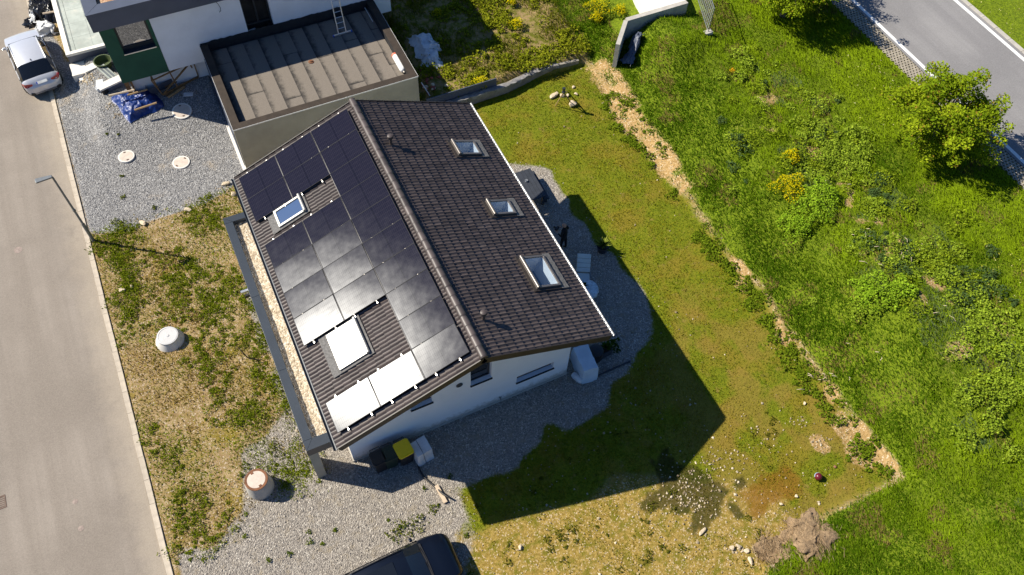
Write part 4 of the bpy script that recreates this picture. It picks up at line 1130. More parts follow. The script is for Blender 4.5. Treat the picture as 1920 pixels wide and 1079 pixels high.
bar(up[3], up[1]); bar(up[0], lo[3]); bar(up[3], lo[0]); bar(up[1], lo[2]); bar(up[2], lo[1]); bar(lo[0], lo[1], .05); bar(lo[3], lo[2], .05); bar(lo[0], up[1], .045); bar(up[0], up[3]); bar(lo[0], lo[3]); bar(lo[1], lo[2])
m0 = F3(317, 134, 1.68); bar(m0, F3(333, 163, .75))
t = thing('wheelbarrow_tub', 'dark plastic mortar box behind the timber frame', 'mortar box', at(300, 158, 1.0), .30)
MB().box(-.62,.62,-.03,.0,-.35,0).box(-.62,.62,.42,.45,-.35,0).box(-.62,-.59,0,.42,-.35,0).box(.59,.62,0,.42,-.35,0).box(-.59,.59,0,.42,-.35,-.28).obj('shell', M['anth_b'], t)
for i, (a, c, m_) in enumerate((((311,180),(347,159),'wood_dark'), ((315,183),(346,163),'wood'))):
    p, q = at(*a, .64), at(*c, .64)
    tag(MB().tube([p, q], .06, 4).obj('board', M[m_]), ['dark weathered board on the ground before the timber frame', 'paler board on gravel, outermost before the timber frame'][i], 'board')
block('metal_sheet', 'small bluish sheet lying on gravel in house shade', 'sheet', 353, 177, .62, (.46,.26,.03), M['white_sheet'], -.35)
block('threshold_stone', 'small square pale stone on gravel below the shaded cover', 'stone', 338, 225, .18, (.22,.2,.1), M['concrete_white'], .4)

# rock shapes
def rock_mesh(seed, name='rock', m='rock', flat=.7):
    bm = bmesh.new(); bmesh.ops.create_icosphere(bm, subdivisions=2, radius=1)
    r = random.Random(seed)
    pl_ = [Vector((r.gauss(0,1), r.gauss(0,1), r.gauss(0,1))).normalized() for _ in range(9)]
    for v in bm.verts:
        d = min([1.0]+[(0.42+.34*((i*37+seed) % 10)/10)/max(1e-3, v.co.dot(n)) for i, n in enumerate(pl_) if v.co.dot(n) > .3])
        v.co *= d; v.co.z *= flat
        v.co += Vector((r.uniform(-.04,.04), r.uniform(-.04,.04), r.uniform(-.03,.03)))
    me = bpy.data.meshes.new(name); bm.to_mesh(me); bm.free(); me.materials.append(M[m]); return me
RM = [rock_mesh(i) for i in range(6)]
def rock(px, py, s, label, i=0, me=None, name='rock', z=.35, asp=1.0):
    p = ground_at(px, py)
    o = link(name, me or RM[i % 6], None, Matrix.Translation((p.x, p.y, p.z+s*.2)) @ Matrix.Rotation(random.uniform(0,6), 4, 'Z') @ Matrix.Diagonal((s*asp*.62, s*.50, s*.55, 1)))
    return tag(o, label, 'rock')
rock(1039, 182, .42, 'largest pale slab rock left of the survey tripod', 1, asp=1.2)
rock(1053, 181, .28, 'pale rock right beside the left tripod leg', 2)
rock(1072, 199, .48, 'large flat rock nearest the bank below the tripod', 3, asp=1.1)
rock(1064, 180, .22, 'fist shaped rock right under the tripod', 4)
rock(1076, 165, .24, 'upright narrow rock behind the tripod, on earth', 5, asp=.7)
rock(1080, 178, .20, 'small rock between tripod and bare earth', 0)
rock(424, 347, .34, 'pale squared rock at gravel corner near the eaves', 1)
rock(437, 366, .30, 'round white rock in grass by the eaves gutter', 2)
rock(268, 420, .30, 'flat sandy rock on the verge edge by the gravel drive', 3, asp=1.5)
rock(352, 395, .26, 'broken pale rock where the gravel drive meets grass', 4, asp=1.4)
rock(231, 546, .28, 'flat sandy rock on the verge close to the kerb', 3, asp=1.4)
rock(247, 538, .20, 'smaller sandy rock just above the flat kerbside one', 5)
rock(379, 608, .14, 'yellowish stone right of the white shaft', 1)
rock(976, 1028, .20, 'pale pointed stone on dry lawn beside dark car', 2, asp=1.3)
rock(1317, 998, .22, 'elongated white stone on the dry lawn, lower right', 1, asp=1.6)
rock(1372, 1028, .24, 'pale angular stone left in the pile before the hay', 3)
rock(1385, 1025, .22, 'pale angular stone topmost in the pile before hay', 4)
rock(1398, 1033, .24, 'pale angular stone right in the pile before the hay', 5)
rock(1406, 1053, .20, 'single white stone below the stone pile near hay', 0, asp=1.4)
rock(1465, 946, .17, 'white stone between rusty patch and bank path', 2)
rock(1493, 932, .17, 'bright white stone nearest the dark red ball', 3)
rock(1508, 757, .15, 'white stone at bank foot, middle of the right edge', 4)
rock(1565, 876, .17, 'reddish brown stone up from the dark red ball', 1, me=rock_mesh(50, 'rock', 'rock_brown'))
rock(1191, 81, .30, 'yellowish rock in the corner of the concrete angle wall', 3)

# ================================================================== covers and concrete shafts
def covered_hole(px, py, label, r, z=0.0, rim='concrete_white', lid='lid'):
    p = at(px, py, z); p.z = max(tz(p.x, p.y), 0)+.03
    return disc_cover('manhole_cover', label, p, r, M[rim], M[lid])
covered_hole(238, 296, 'left round cream cover sunk into grey gravel', .34)
covered_hole(340, 306, 'right round cream cover sunk into grey gravel', .36)
c3 = covered_hole(342, 211, 'round cream cover half in house shade', .42, .3)
c3.rotation_euler = (math.atan(.15), 0, 0); c3.location.z -= .015
for (px, py, r, lab) in ((34, 469, .155, 'larger small iron cover in the street beside the lamp'), (141, 941, .085, 'upper tiny iron valve cover in the lower street'), (152, 991, .09, 'lower tiny iron valve cover in the lower street')):
    p = at(px, py, .012); disc_cover('valve_cover', lab, p, r, M['road_cover'], M['road_cover'], .006, handles=False)
p = at(-4, 945, .012)
t = thing('drain_grate', 'rusty slotted drain grate at the left street edge', 'drain grate', p, .0)
MB().box(-.28,.28,-.26,-.22,-.02,.012).box(-.28,.28,.22,.26,-.02,.012).box(-.28,-.24,-.22,.22,-.02,.012).box(.24,.28,-.22,.22,-.02,.012).obj('frame', M['iron'], t)
for i in range(6): MB().box(-.24,.24,-.20+i*.075,-.20+i*.075+.036,-.02,.008).obj('bar', M['iron'], t)
MB().box(-.24,.24,-.22,.22,-.03,-.02).obj('sump_dark_sheet', M['unlit_fill'], t)  # thin dark sheet, shade of the shaft painted under the bars
M['pale_lid'] = mat('pale_grey_lid', (0.58, 0.57, 0.56), 0.7, 0.05)
p = ground_at(319, 638)
t = thing('concrete_shaft', 'white conical concrete shaft with round grey lid, on verge', 'shaft', p)
MB().lathe([(.58,-.1),(.58,.02),(.43,.24),(.43,.30),(.40,.30)], 32).obj('cone', M['concrete_white'], t, 40)
MB().lathe([(.43,.303),(.43,.37),(.37,.385),(.36,.372),(.07,.376),(.06,.395),(.01,.395)], 32).obj('lid', M['pale_lid'], t, 30)
p = ground_at(489, 914)
t = thing('concrete_shaft', 'tall grey concrete shaft with brown rimmed cream lid', 'shaft', p)
MB().lathe([(.50,-.1),(.50,.12),(.47,.5),(.42,.72),(.42,.76),(.40,.76)], 32).obj('cone', M['concrete'], t, 40)
MB().lathe([(.325,.70),(.42,.763),(.42,.80),(.36,.805),(.335,.795)], 32).obj('rim', M['rust'], t, 40)
MB().lathe([(.01,.74),(.33,.74),(.33,.80),(.01,.806)], 32).obj('lid', M['lid'], t, 30)
for s in (-1, 1): MB().box(-.05,.05,s*.29-.03,s*.29+.03,.803,.812).obj('lifting_slot', M['rust'], t, None, Matrix.Rotation(.25, 4, 'Z'))

# ================================================================== street lamp
t = thing('street_lamp', 'slim grey street lamp with flat head on the kerb', 'street lamp', (-7.0, 14.54, 0))
MB().tube([(0,0,-.1),(0,0,1.25),(0,0,1.30),(-.02,0,4.30),(-.05,0,4.36)], [.075,.075,.05,.04,.04], 10).obj('pole', M['galv'], t, 50)
MB().box(-.03,.03,-.085,-.065,.45,.85).obj('service_door', M['galv'], t)
MB().tube([(0,0,2.15),(0,0,2.25)], .065, 10).obj('collar', M['galv'], t)
MB().prism([(-.02,-.07),(-.02,.07),(-.62,.12),(-.66,.08),(-.66,-.08),(-.62,-.12)], 4.33, 4.40).obj('lamp_head', M['galv'], t, bevel=.012)
MB().prism([(-.18,-.06),(-.18,.06),(-.60,.09),(-.60,-.09)], 4.322, 4.329).obj('lamp_glass', M['lamp_glass'], t)

# ================================================================== bins and things by the gable
def bin_(px, py, label, lidm, bodym, rz, h=1.02, wdt=.50, dpt=.54):
    p = at(px, py, h); p.z = 0
    t = thing('wheelie_bin', label, 'bin', p, rz)
    b = MB(); v = []
    for z, s in ((.06, .80), (h-.10, 1.0)):
        for (sx, sy) in ((-1,-1),(1,-1),(1,1),(-1,1)): v.append((sx*wdt/2*s, sy*dpt/2*s, z))
    b.add(v, [(3,2,1,0),(4,5,6,7),(0,1,5,4),(1,2,6,5),(2,3,7,6),(3,0,4,7)]); b.obj('body', bodym, t, bevel=.02)
    b = MB(); r = .10; pts = []
    for (sx, sy, a0) in ((1,1,0),(-1,1,90),(-1,-1,180),(1,-1,270)):
        for k in range(4):
            a = R(a0+k*30); pts.append((sx*(wdt/2+.03-r)+r*math.cos(a), sy*(dpt/2+.03-r)+r*math.sin(a)))
    b.prism(pts, h-.098, h-.03); pts2 = [(x*.86, y*.86) for x, y in pts]; b.prism(pts2, h-.029, h-.005)
    b.obj('lid', lidm, t, bevel=.012)
    MB().tube([(-.19, dpt/2+.03, h-.08), (-.19, dpt/2+.12, h-.05), (.19, dpt/2+.12, h-.05), (.19, dpt/2+.03, h-.08)], .018, 6).obj('handle', M['black_plastic'], t)
    for s in (-1, 1): MB().lathe([(.01,-.03),(.10,-.03),(.10,.03),(.01,.03)], 14).obj('wheel', M['tyre'], t, 40, Matrix.Translation((s*.2, dpt/2, .10)) @ Matrix.Rotation(R(90), 4, 'Y'))
    return t
bin_(709, 857, 'black wheelie bin, leftmost of the row by the gable', M['black_plastic'], M['black_plastic'], .05)
t = bin_(729, 849.5, 'dark green wheelie bin between the black and yellow ones', M['green_plastic'], M['green_plastic'], 0)
MB().lathe([(.155,0),(.165,.015),(.175,.0)], 20).obj('lid_ring', M['green_plastic'], t, 40, Matrix.Translation((0,0,1.012)))
t = bin_(756, 840.5, 'wheelie bin with bright yellow lid against the gable', M['yellow_plastic'], M['black_plastic'], .10, 1.06, .56, .62)
MB().box(-.10,.10,-.012,.012,1.056,1.062).box(-.012,.012,-.10,.10,1.056,1.061).box(-.09,-.05,-.08,.08,1.056,1.0605).obj('embossed_mark', M['yellow_plastic'], t)
p = at(789, 837, .9); p.z = 0
t = thing('covered_box', 'box wrapped in white sheeting beside the yellow bin', 'covered box', p, .12)
b = MB(); n = 10
def soft_box(sx, sy, h, seed, m, nm, parent, n=12, am=.03):
    bm = bmesh.new(); bmesh.ops.create_cube(bm, size=1); bmesh.ops.subdivide_edges(bm, edges=bm.edges[:], cuts=n, use_grid_fill=True)
    for v in bm.verts:
        c = Vector((v.co.x*sx, v.co.y*sy, (v.co.z+.5)*h))
        nz = mnoise.noise(Vector((c.x*3+seed, c.y*3, c.z*1.4)))+.5*mnoise.noise(Vector((c.x*8, c.y*8+seed, c.z*2.5)))
        d = Vector((v.co.x, v.co.y, v.co.z*.6)); d.normalize()
        fl = 1+.10*(1-(v.co.z+.5))
        v.co = Vector((c.x*fl, c.y*fl, c.z))+d*nz*am
    me = bpy.data.meshes.new(nm); bm.to_mesh(me); bm.free(); me.materials.append(m)
    me.polygons.foreach_set('use_smooth', [True]*len(me.polygons)); me.set_sharp_from_angle(angle=R(45))
    return link(nm, me, parent)
soft_box(.62, .62, .9, 3, M['white_sheet'], 'cover', t)
MB().tube([(.0,-.34,.0),(-.05,-.34,.5),(-.06,-.33,.9),(-.05,0,.925),(-.04,.33,.9)], .012, 5).obj('strap', M['galv'], t)
hz = .03
hpts = [(776,852), (783,868), (786,880), (793,893), (805,904), (820,917), (831,927), (843,934)]
tag(MB().tube([at(x, y, .05+.16*(i >= 6)) for i, (x, y) in enumerate(hpts)], .038, 8).obj('drain_hose', M['hose'], None, 50), 'black hose snaking from the gable across a plank', 'hose')
p, q = at(818, 911, .06), at(836, 943, .06)
t = MB().box(0, (q-p).length, -.07, .07, -.05, .05).obj('plank', M['plank'], None, None, Matrix.Translation(p) @ Matrix.Rotation(math.atan2(q.y-p.y, q.x-p.x), 4, 'Z'))
tag(t, 'short pale plank under the black hose on gravel', 'plank')

# ================================================================== terrace behind the house
def quad_top(pts, z): return [at(x, y, z) for x, y in pts]
tp = quad_top([(964,324), (987,319), (1015.6,369), (995,377)], .74)
cen = sum(tp, Vector())/4; ax = (tp[2]+tp[3]-tp[0]-tp[1])/2; Lt = ax.length; rz = math.atan2(ax.y, ax.x)
t = thing('garden_table', 'dark rectangular garden table on gravel beside the eaves', 'table', (cen.x, cen.y, 0), rz)
for i in range(6): MB().box(-Lt/2, Lt/2, -.52+i*.175, -.52+i*.175+.165, .70, .74).obj('slat', M['table_dark'], t)
for sx in (-1, 1):
    for sy in (-1, 1): MB().box(sx*(Lt/2-.12)-.04, sx*(Lt/2-.12)+.04, sy*.42-.04, sy*.42+.04, 0, .698).obj('leg', M['table_dark'], t)
j = at(986.5, 340, .76)
g = thing('tealight_jar', 'small pale jar standing on the dark garden table', 'jar', (j.x, j.y, .742))
MB().lathe([(.01,0),(.055,0),(.065,.09),(.06,.09),(.05,.01),(.01,.01)], 14).obj('glass', M['lamp_glass'], g, 40)
tp = quad_top([(991,323), (1001,321), (1029,372), (1020,374.5)], .45)
cen = sum(tp, Vector())/4; ax = (tp[2]+tp[3]-tp[0]-tp[1])/2; Lb = ax.length; rz = math.atan2(ax.y, ax.x)
t = thing('garden_bench', 'dark backless bench along the outer side of garden table', 'bench', (cen.x, cen.y, 0), rz)
for i in range(2): MB().box(-Lb/2, Lb/2, -.15+i*.155, -.15+i*.155+.145, .41, .45).obj('slat', M['table_dark'], t)
for sx in (-1, 1): MB().box(sx*(Lb/2-.2)-.04, sx*(Lb/2-.2)+.04, -.13, .13, 0, .408).obj('leg', M['table_dark'], t)
p = at(1128.5, 470, .0)
t = thing('plant_pot', 'dark round pot with a yellowish spiky plant on the terrace', 'plant pot', p)
MB().lathe([(.01,0),(.20,0),(.27,.36),(.29,.40),(.26,.40),(.24,.36),(.01,.34)], 22).obj('pot', M['pot'], t, 40)
POTPLANT = t
# reclining chair
p = at(1093, 523, .38)
t = thing('garden_chair', 'white cushioned garden chair at the round table', 'chair', (p.x, p.y, 0), math.atan2(-.88, -.47))
MB().box(-.28,.28,-.29,.29,.34,.42).obj('seat_cushion', M['cushion'], t, bevel=.03)
for i in range(4): MB().box(-.02,.08,-.30,.30,.02+i*.20,.02+i*.20+.195).obj('back_cushion', M['cushion'], t, None, Matrix.Translation((-.33,0,.40)) @ Matrix.Rotation(R(-48), 4, 'Y'), bevel=.03)
MB().tube([(-.28,-.31,0),(-.25,-.31,.58),(.25,-.31,.56),(.28,-.31,0)], .02, 6).tube([(-.28,.31,0),(-.25,.31,.58),(.25,.31,.56),(.28,.31,0)], .02, 6).obj('frame', M['galv'], t, 50)
p = at(1102, 541, .72)
t = thing('round_table', 'round table under a pale patterned cloth by the eaves', 'table', (p.x, p.y, 0))
b = MB(); seg = 32
prof = [(.01,.725),(.38,.725),(.45,.715),(.475,.66),(.48,.52)]
for k in range(seg):
    a = 2*math.pi*k/seg
    for i, (r, z) in enumerate(prof):
        rr = r*(1+(.06*math.sin(k*2.4+1) if i > 3 else 0)); b.v.append((rr*math.cos(a), rr*math.sin(a), z-(.03*math.sin(k*1.7) if i > 3 else 0)))
n = len(prof)
for k in range(seg):
    for i in range(n-1): b.f.append((k*n+i, k*n+i+1, ((k+1) % seg)*n+i+1, ((k+1) % seg)*n+i))
b.obj('tablecloth', M['tablecloth'], t, 50)
MB().tube([(0,0,0),(0,0,.715)], .035, 8).box(-.25,.25,-.03,.03,0,.03).box(-.03,.03,-.25,.25,.031,.061).obj('pedestal', M['galv'], t)
TABLEPLANT = (p.x-.12, p.y+.12, .735)
# covered grill by the corner, planters
t = thing('covered_grill', 'garden grill under a pale blue cover at house corner', 'covered grill', (9.86, -.10, 0), -.10)
soft_box(.62, 1.15, 1.0, 8, M['cover_blue'], 'cover', t, am=.05)
p = at(1069, 694, .25)
t = thing('firewood_sack', 'pale sack with an orange end beside covered grill', 'sack', (9.40, -.42, .16), 1.9)
MB().lathe([(.01,-.26),(.10,-.25),(.145,-.12),(.15,.12),(.12,.24)], 14).obj('sack', M['white_sheet'], t, 50, Matrix.Rotation(R(90), 4, 'Y'))
MB().lathe([(.118,.225),(.10,.262),(.01,.265)], 12).obj('opening', M['wood'], t, 50, Matrix.Rotation(R(90), 4, 'Y'))
def planter(px, py, label, sx, sy, h, rz):
    p = at(px, py, h); p.z = 0
    t = thing('planter', label, 'planter', p, rz)
    MB().box(-sx/2,sx/2,-sy/2,-sy/2+.03,0,h).box(-sx/2,sx/2,sy/2-.03,sy/2,0,h).box(-sx/2,-sx/2+.03,-sy/2+.03,sy/2-.03,0,h).box(sx/2-.03,sx/2,-sy/2+.03,sy/2-.03,0,h).obj('box', M['table_dark'], t)
    MB().box(-sx/2+.03,sx/2-.03,-sy/2+.03,sy/2-.03,.02,h-.06).obj('soil', M['soil'], t)
    return t
PL1 = planter(1126, 658, 'dark long planter with a yellow flower near the grill', .95, .42, .40, .12)
t = thing('black_barrel', 'black round container between the covered grill and planter', 'container', (10.55, .18, 0))
MB().lathe([(.01,0),(.28,0),(.32,.3),(.30,.62),(.24,.66),(.01,.67)], 18).obj('shell', M['black_plastic'], t, 40)
tag(MB().box(-.9,.9,-.02,.02,0,.10).obj('edging_board', M['table_dark'], None, None, Matrix.Translation((10.9, -.62, 0)) @ Matrix.Rotation(.02, 4, 'Z')), 'low dark edging board on gravel in front of planter', 'board')
p = ground_at(1532, 897)
t = thing('ball', 'small dark red ball with a pale blue rim in grass', 'ball', p); t.scale = (.85, .85, .85)
MB().lathe([(.01,.0),(.13,.05),(.175,.16),(.15,.28),(.08,.34),(.01,.35)], 18).obj('shell', M['ball'], t, 60)
MB().tube([(.17*math.cos(a), .17*math.sin(a), .20) for a in np.linspace(.4, 2.8, 9)], .022, 6).obj('rim', M['pale_blue'], t, 50)

# survey tripod with timber legs
p = at(1057, 172, 1.25)
t = thing('survey_tripod', 'wooden survey tripod standing over pale rocks near the bank', 'tripod', (p.x, p.y, 0))
MB().lathe([(.01,0),(.10,0),(.10,.04),(.06,.05),(.06,.2),(.08,.21),(.08,.28),(.01,.29)], 12).obj('head', M['frame'], t, 40, Matrix.Translation((0,0,1.20)))
for (px, py) in ((1041,199), (1073,197), (1064,172)):
    q = at(px, py, .0); MB().tube([(0,0,1.2), (q.x-p.x, q.y-p.y, 0)], [.035,.022], 5).obj('leg', M['wood'], t)

# ================================================================== walls and fence at the plot edge
M['membrane'] = mat('grey_membrane', (0.22, 0.21, 0.20), 0.6, 0.4, 3)
M['old_concrete'] = mat('weathered_concrete', (0.26, 0.235, 0.20), 0.9, 0.25, 2, bump=0.5, bscale=40)
wl = thing('retaining_wall', 'low grey concrete retaining wall with torn dark membrane', 'wall')
segs = [(9.4,15.62),(11.6,15.66),(13.9,15.72),(15.4,16.02),(16.7,16.12),(18.2,16.08)]
hts = [.45,.44,.40,.38,.34,.24]
for i in range(5):
    (x0,y0),(x1,y1) = segs[i], segs[i+1]; d = Vector((x1-x0, y1-y0, 0)); n = Vector((-d.y, d.x, 0)).normalized()*.24
    b = MB(); z0, z1 = hts[i]+.12, hts[i+1]+.12
    b.add([(x0,y0,-.2),(x1-.006,y1,-.2),(x1-.006,y1,z1),(x0,y0,z0),(x0+n.x,y0+n.y,-.2),(x1-.006+n.x,y1+n.y,-.2),(x1-.006+n.x,y1+n.y,z1),(x0+n.x,y0+n.y,z0)], [(0,1,2,3),(7,6,5,4),(3,2,6,7),(1,5,6,2),(4,0,3,7),(0,4,5,1)])
    b.obj('wall_section', M['old_concrete'], wl)
b = MB(); n = 46
for k in range(n+1):
    f = k/n*4.2; i = min(4, int(f)); u = f-i
    x = segs[i][0]*(1-u)+segs[i+1][0]*u; y = segs[i][1]*(1-u)+segs[i+1][1]*u; z = hts[i]*(1-u)+hts[i+1]*u+.12
    s = .10*math.sin(k*.9)+.06*math.sin(k*2.3)
    for (dy, dz) in ((-.05-.02*math.sin(k), -.12+s*.5), (-.04+.03*math.sin(k*1.7), .0+s*.2), (.10, .015+.012*math.sin(k*3)), (.16+.05*math.sin(k*1.3), .02)): b.v.append((x, y+dy, z+dz+.01))
for k in range(n):
    for i in range(3): a = k*4+i; b.f.append((a, a+4, a+5, a+1))
b.obj('membrane', M['membrane'], wl, 60)
MB().box(9.5, 13.3, 15.92, 15.96, .3, 1.02).obj('dark_panel', M['anth_b'], wl)
aw = thing('angle_wall', 'angled concrete retaining wall at the top of the bank', 'wall')
P0, P1, P2 = Vector((19.67,14.75,0)), Vector((20.93,16.16,0)), Vector((24.62,16.14,0))
def wall_seg(a, c, th, z0, z1a, z1c, m, parent, nm='wall_section'):
    d = (c-a).normalized(); n = Vector((-d.y, d.x, 0))*th; b = MB()
    b.add([(a.x,a.y,z0),(c.x,c.y,z0),(c.x,c.y,z1c),(a.x,a.y,z1a),(a.x+n.x,a.y+n.y,z0),(c.x+n.x,c.y+n.y,z0),(c.x+n.x,c.y+n.y,z1c),(a.x+n.x,a.y+n.y,z1a)], [(0,1,2,3),(7,6,5,4),(3,2,6,7),(1,5,6,2),(4,0,3,7),(0,4,5,1)])
    return b.obj(nm, m, parent)
wall_seg(P0, P1, .22, .2, 1.95, 2.0, M['concrete'], aw); wall_seg(P1+Vector((.003,0,0)), P2, .26, .2, 2.0, 2.02, M['concrete'], aw)
MB().prism([(22.4,16.42),(24.7,16.42),(25.4,18.6),(22.9,19.2)], .8, 1.86).obj('slab', M['concrete_white'], aw)
heap('membrane', [Vector((19.95,14.75,0)), Vector((21.3,15.8,0)), Vector((21.6,15.4,0)), Vector((20.2,14.3,0))], .15, M['anth_b'], 44, 20, 3, .2, .1, base=.25, parent=aw)
fp = thing('mesh_fence_panel', 'upright galvanised mesh fence panel on the meadow', 'fence panel')
A0 = ground_at(1327, 63); A0.z = tz(A0.x, A0.y); dv = Vector((.94, 2.5, 0)).normalized(); hgt = 1.55; Lf = 3.4
for (u) in (0, Lf): MB().tube([A0+dv*u, A0+dv*u+Vector((0,0,hgt))], .024, 6).obj('post', M['galv'], fp)
for z in (.10, hgt-.02): MB().tube([A0+Vector((0,0,z)), A0+dv*Lf+Vector((0,0,z))], .02, 6).obj('rail', M['galv'], fp)
b = MB()
for i in range(1, 18): u = Lf*i/18; b.tube([A0+dv*u+Vector((0,0,.1)), A0+dv*u+Vector((0,0,hgt))], .011, 4, False)
for i in range(1, 7): z = .1+(hgt-.1)*i/7; b.tube([A0+Vector((0,0,z)), A0+dv*Lf+Vector((0,0,z))], .009, 4, False)
b.obj('mesh_wire', M['zinc'], fp, kind='stuff')
MB().box(-.22,.22,-.14,.14,-.02,.12).obj('base_block', M['concrete'], fp, None, Matrix.Translation(A0))
# rubble behind the garage
t = thing('rubble_pile', 'reddish rubble pile with a white rail behind garage', 'rubble')
c0 = at(797, 152, .75)
for i in range(26):
    x, y = c0.x+random.gauss(.15,.38), c0.y+random.gauss(-.1,.55); s = random.uniform(.05,.14)
    link('rubble_piece', RM[i % 6] if i % 3 == 0 else BRM, t, Matrix.Translation((x, y, tz(x,y)+s*.3+.05*random.random())) @ Matrix.Rotation(random.uniform(0,6), 4, 'Z') @ Matrix.Diagonal((s*1.3, s, s, 1))) if i else None
    if i == 0: BRM = rock_mesh(60, 'rubble_piece', 'brick_red', .7)
MB().tube([at(790,155,1.1), at(806,180,.8)], .025, 6).obj('rail', M['white_plastic'], t)

# ================================================================== cars
def car(name, label, loc, rz, paint, L=4.45, W=1.82, H=1.55, plate_rear=True):
    t = thing(name, label, 'car', loc, rz)
    hw = W/2
    # x, half width, shoulder z, top z, half width at roof edge, cabin?
    st = [(0.00, .60, .62, .66, .55, 0), (0.05, .80, .70, .76, .74, 0), (0.16, .93, .80, .92, .84, 0), (0.36, .975, .90, 1.00, .83, 1), (0.62, .985, .93, H*.80, .78, 1), (0.95, .99, .93, H*.955, .74, 1),
          (1.40, 1.0, .92, H*.99, .73, 1), (1.95, 1.0, .91, H, .73, 1), (2.50, 1.0, .90, H*.985, .73, 1), (2.78, 1.0, .895, H*.955, .74, 1), (3.08, .995, .885, H*.80, .79, 1), (3.36, .99, .875, .985, .85, 1),
          (3.40, .985, .87, .975, .84, 0), (3.75, .975, .85, .955, .80, 0), (4.10, .94, .80, .90, .74, 0), (4.29, .87, .72, .81, .68, 0), (4.41, .76, .60, .66, .60, 0), (4.45, .66, .50, .54, .52, 0)]
    sc = L/4.45
    rows = []
    for (x, w_, zs, zt, wr, c) in st:
        w_ *= hw; wr *= hw
        lowf = .30 if .3 < x < 4.1 else .36
        r = [(w_*.93, lowf-.08), (w_*.985, lowf+.10), (w_, (lowf+zs)*.55), (w_*.975, zs)]
        if c: r += [(wr+(w_*.95-wr)*.15, zt-.075 if zt > 1.15 else zs+(zt-zs)*.6), (wr*.80, zt-.012), (0.0, zt+.012)]
        else: r += [(w_*.93, zs+(zt-zs)*.55), (wr*.75, zt-.01), (0.0, zt+.006)]
        rows.append([(x*sc, y, z) for y, z in r])
    parts = {'body': [], 'windscreen': [], 'rear_window': [], 'side_window': []}
    def quad(i, j, s):
        q = [rows[i][j], rows[i+1][j], rows[i+1][j+1], rows[i][j+1]]
        q = [(x, y*s, z) for x, y, z in q]
        return q if s < 0 else q[::-1]
    n = len(st)
    for i in range(n-1):
        for j in range(6):
            nm = 'body'
            if j == 3 and 3 <= i < 11: nm = 'side_window'
            if j >= 4 and 9 <= i < 11: nm = 'windscreen'
            if j >= 4 and 3 <= i < 5: nm = 'rear_window'
            for s in (1, -1): parts[nm].append((quad(i, j, s), i, s))
    def build(nm, quads, m, inset=0.0):
        b = MB(); idx = {}
        for q, i, s in quads:
            f = []
            for p in q:
                key = tuple(round(c, 4) for c in p)
                if key not in idx: idx[key] = len(b.v); b.v.append(p)
                if idx[key] not in f: f.append(idx[key])
            if len(f) > 2: b.f.append(tuple(f))
        return b.obj(nm, m, t, 38)
    bq = list(parts['body'])
    for e in (0, n-1):
        ring = rows[e]; cap = [(x, y, z) for x, y, z in ring]+[(x, -y, z) for x, y, z in ring[::-1][1:]]
        bq.append((cap, e, 1))
    body = build('body', bq, paint)
    build('windscreen', parts['windscreen'], M['car_glass']); build('rear_window', parts['rear_window'], M['car_glass'])
    for s in (1, -1): build('side_window', [q for q in parts['side_window'] if q[2] == s], M['car_glass'])
    # pillars and sills standing just proud of the glass
    def ln_(pts, r, nm, m, seg=6): MB().tube([(x*sc, y, z) for x, y, z in pts], r, seg).obj(nm, m, t, 50)
    for s in (1, -1):
        a = rows[6]; c = rows[9]
        for i in (6, 8): p, q = rows[i][3], rows[i][4]; MB().tube([(p[0], p[1]*s, p[2]), (q[0], q[1]*s, q[2])], .028, 5).obj('pillar', M['black_plastic'], t)
        MB().tube([(rows[i][4][0], rows[i][4][1]*s*.97, rows[i][4][2]+.055) for i in range(5, 10)], .02, 6).obj('roof_rail', M['alu'] if paint is M['silver_paint'] else M['black_plastic'], t, 50)
        MB().tube([(rows[i][3][0], rows[i][3][1]*s+.004*s, rows[i][3][2]+.005) for i in range(4, 12)], .013, 5).obj('window_trim', M['alu'] if paint is M['silver_paint'] else M['black_plastic'], t, 50)
        mx = 3.12*sc
        MB().prism([(mx, s*(hw*.97)), (mx+.13, s*(hw*.97)), (mx+.11, s*(hw+.11)), (mx-.01, s*(hw+.13))], .95, 1.06).obj('wing_mirror', paint, t, bevel=.03)
        for wx in (.80*sc, 3.55*sc):
            whl = MB().lathe([(.20,-.11),(.31,-.10),(.335,-.05),(.335,.05),(.31,.10),(.20,.11)], 24).obj('wheel', M['tyre'], t, 40, Matrix.Translation((wx, s*(hw-.085), .335)) @ Matrix.Rotation(R(90), 4, 'X'))
            MB().lathe([(.01,-.085),(.2,-.085),(.2,.085),(.01,.085)], 20).obj('rim', M['rim'], whl, 40)
            MB().tube([(wx+.40*math.cos(a), s*(hw*.992), .335+.38*math.sin(a)) for a in np.linspace(.25, 2.9, 9)], .035, 5).obj('wheel_arch', M['black_plastic'], t, 50)
        # lights wrap round the corners
        z0 = .84
        MB().add([(.035*sc, s*hw*.80, z0-.10), (.10*sc, s*hw*.90, z0-.10), (.30*sc, s*hw*.985, z0-.03), (.30*sc, s*hw*.975, z0+.09), (.13*sc, s*hw*.90, z0+.09), (.07*sc, s*hw*.50, z0+.03), (.045*sc, s*hw*.50, z0-.05),], [(0,1,4,5,6) if s < 0 else (6,5,4,1,0), (1,2,3,4) if s < 0 else (4,3,2,1)]).obj('tail_light', M['tail'], t)
        MB().add([(4.44*sc, s*hw*.52, .60), (4.30*sc, s*hw*.84, .62), (4.02*sc, s*hw*.955, .70), (4.02*sc, s*hw*.92, .80), (4.22*sc, s*hw*.78, .765), (4.35*sc, s*hw*.55, .70)], [(0,1,4,5) if s > 0 else (5,4,1,0), (1,2,3,4) if s > 0 else (4,3,2,1)]).obj('headlight', M['lamp_glass'], t)
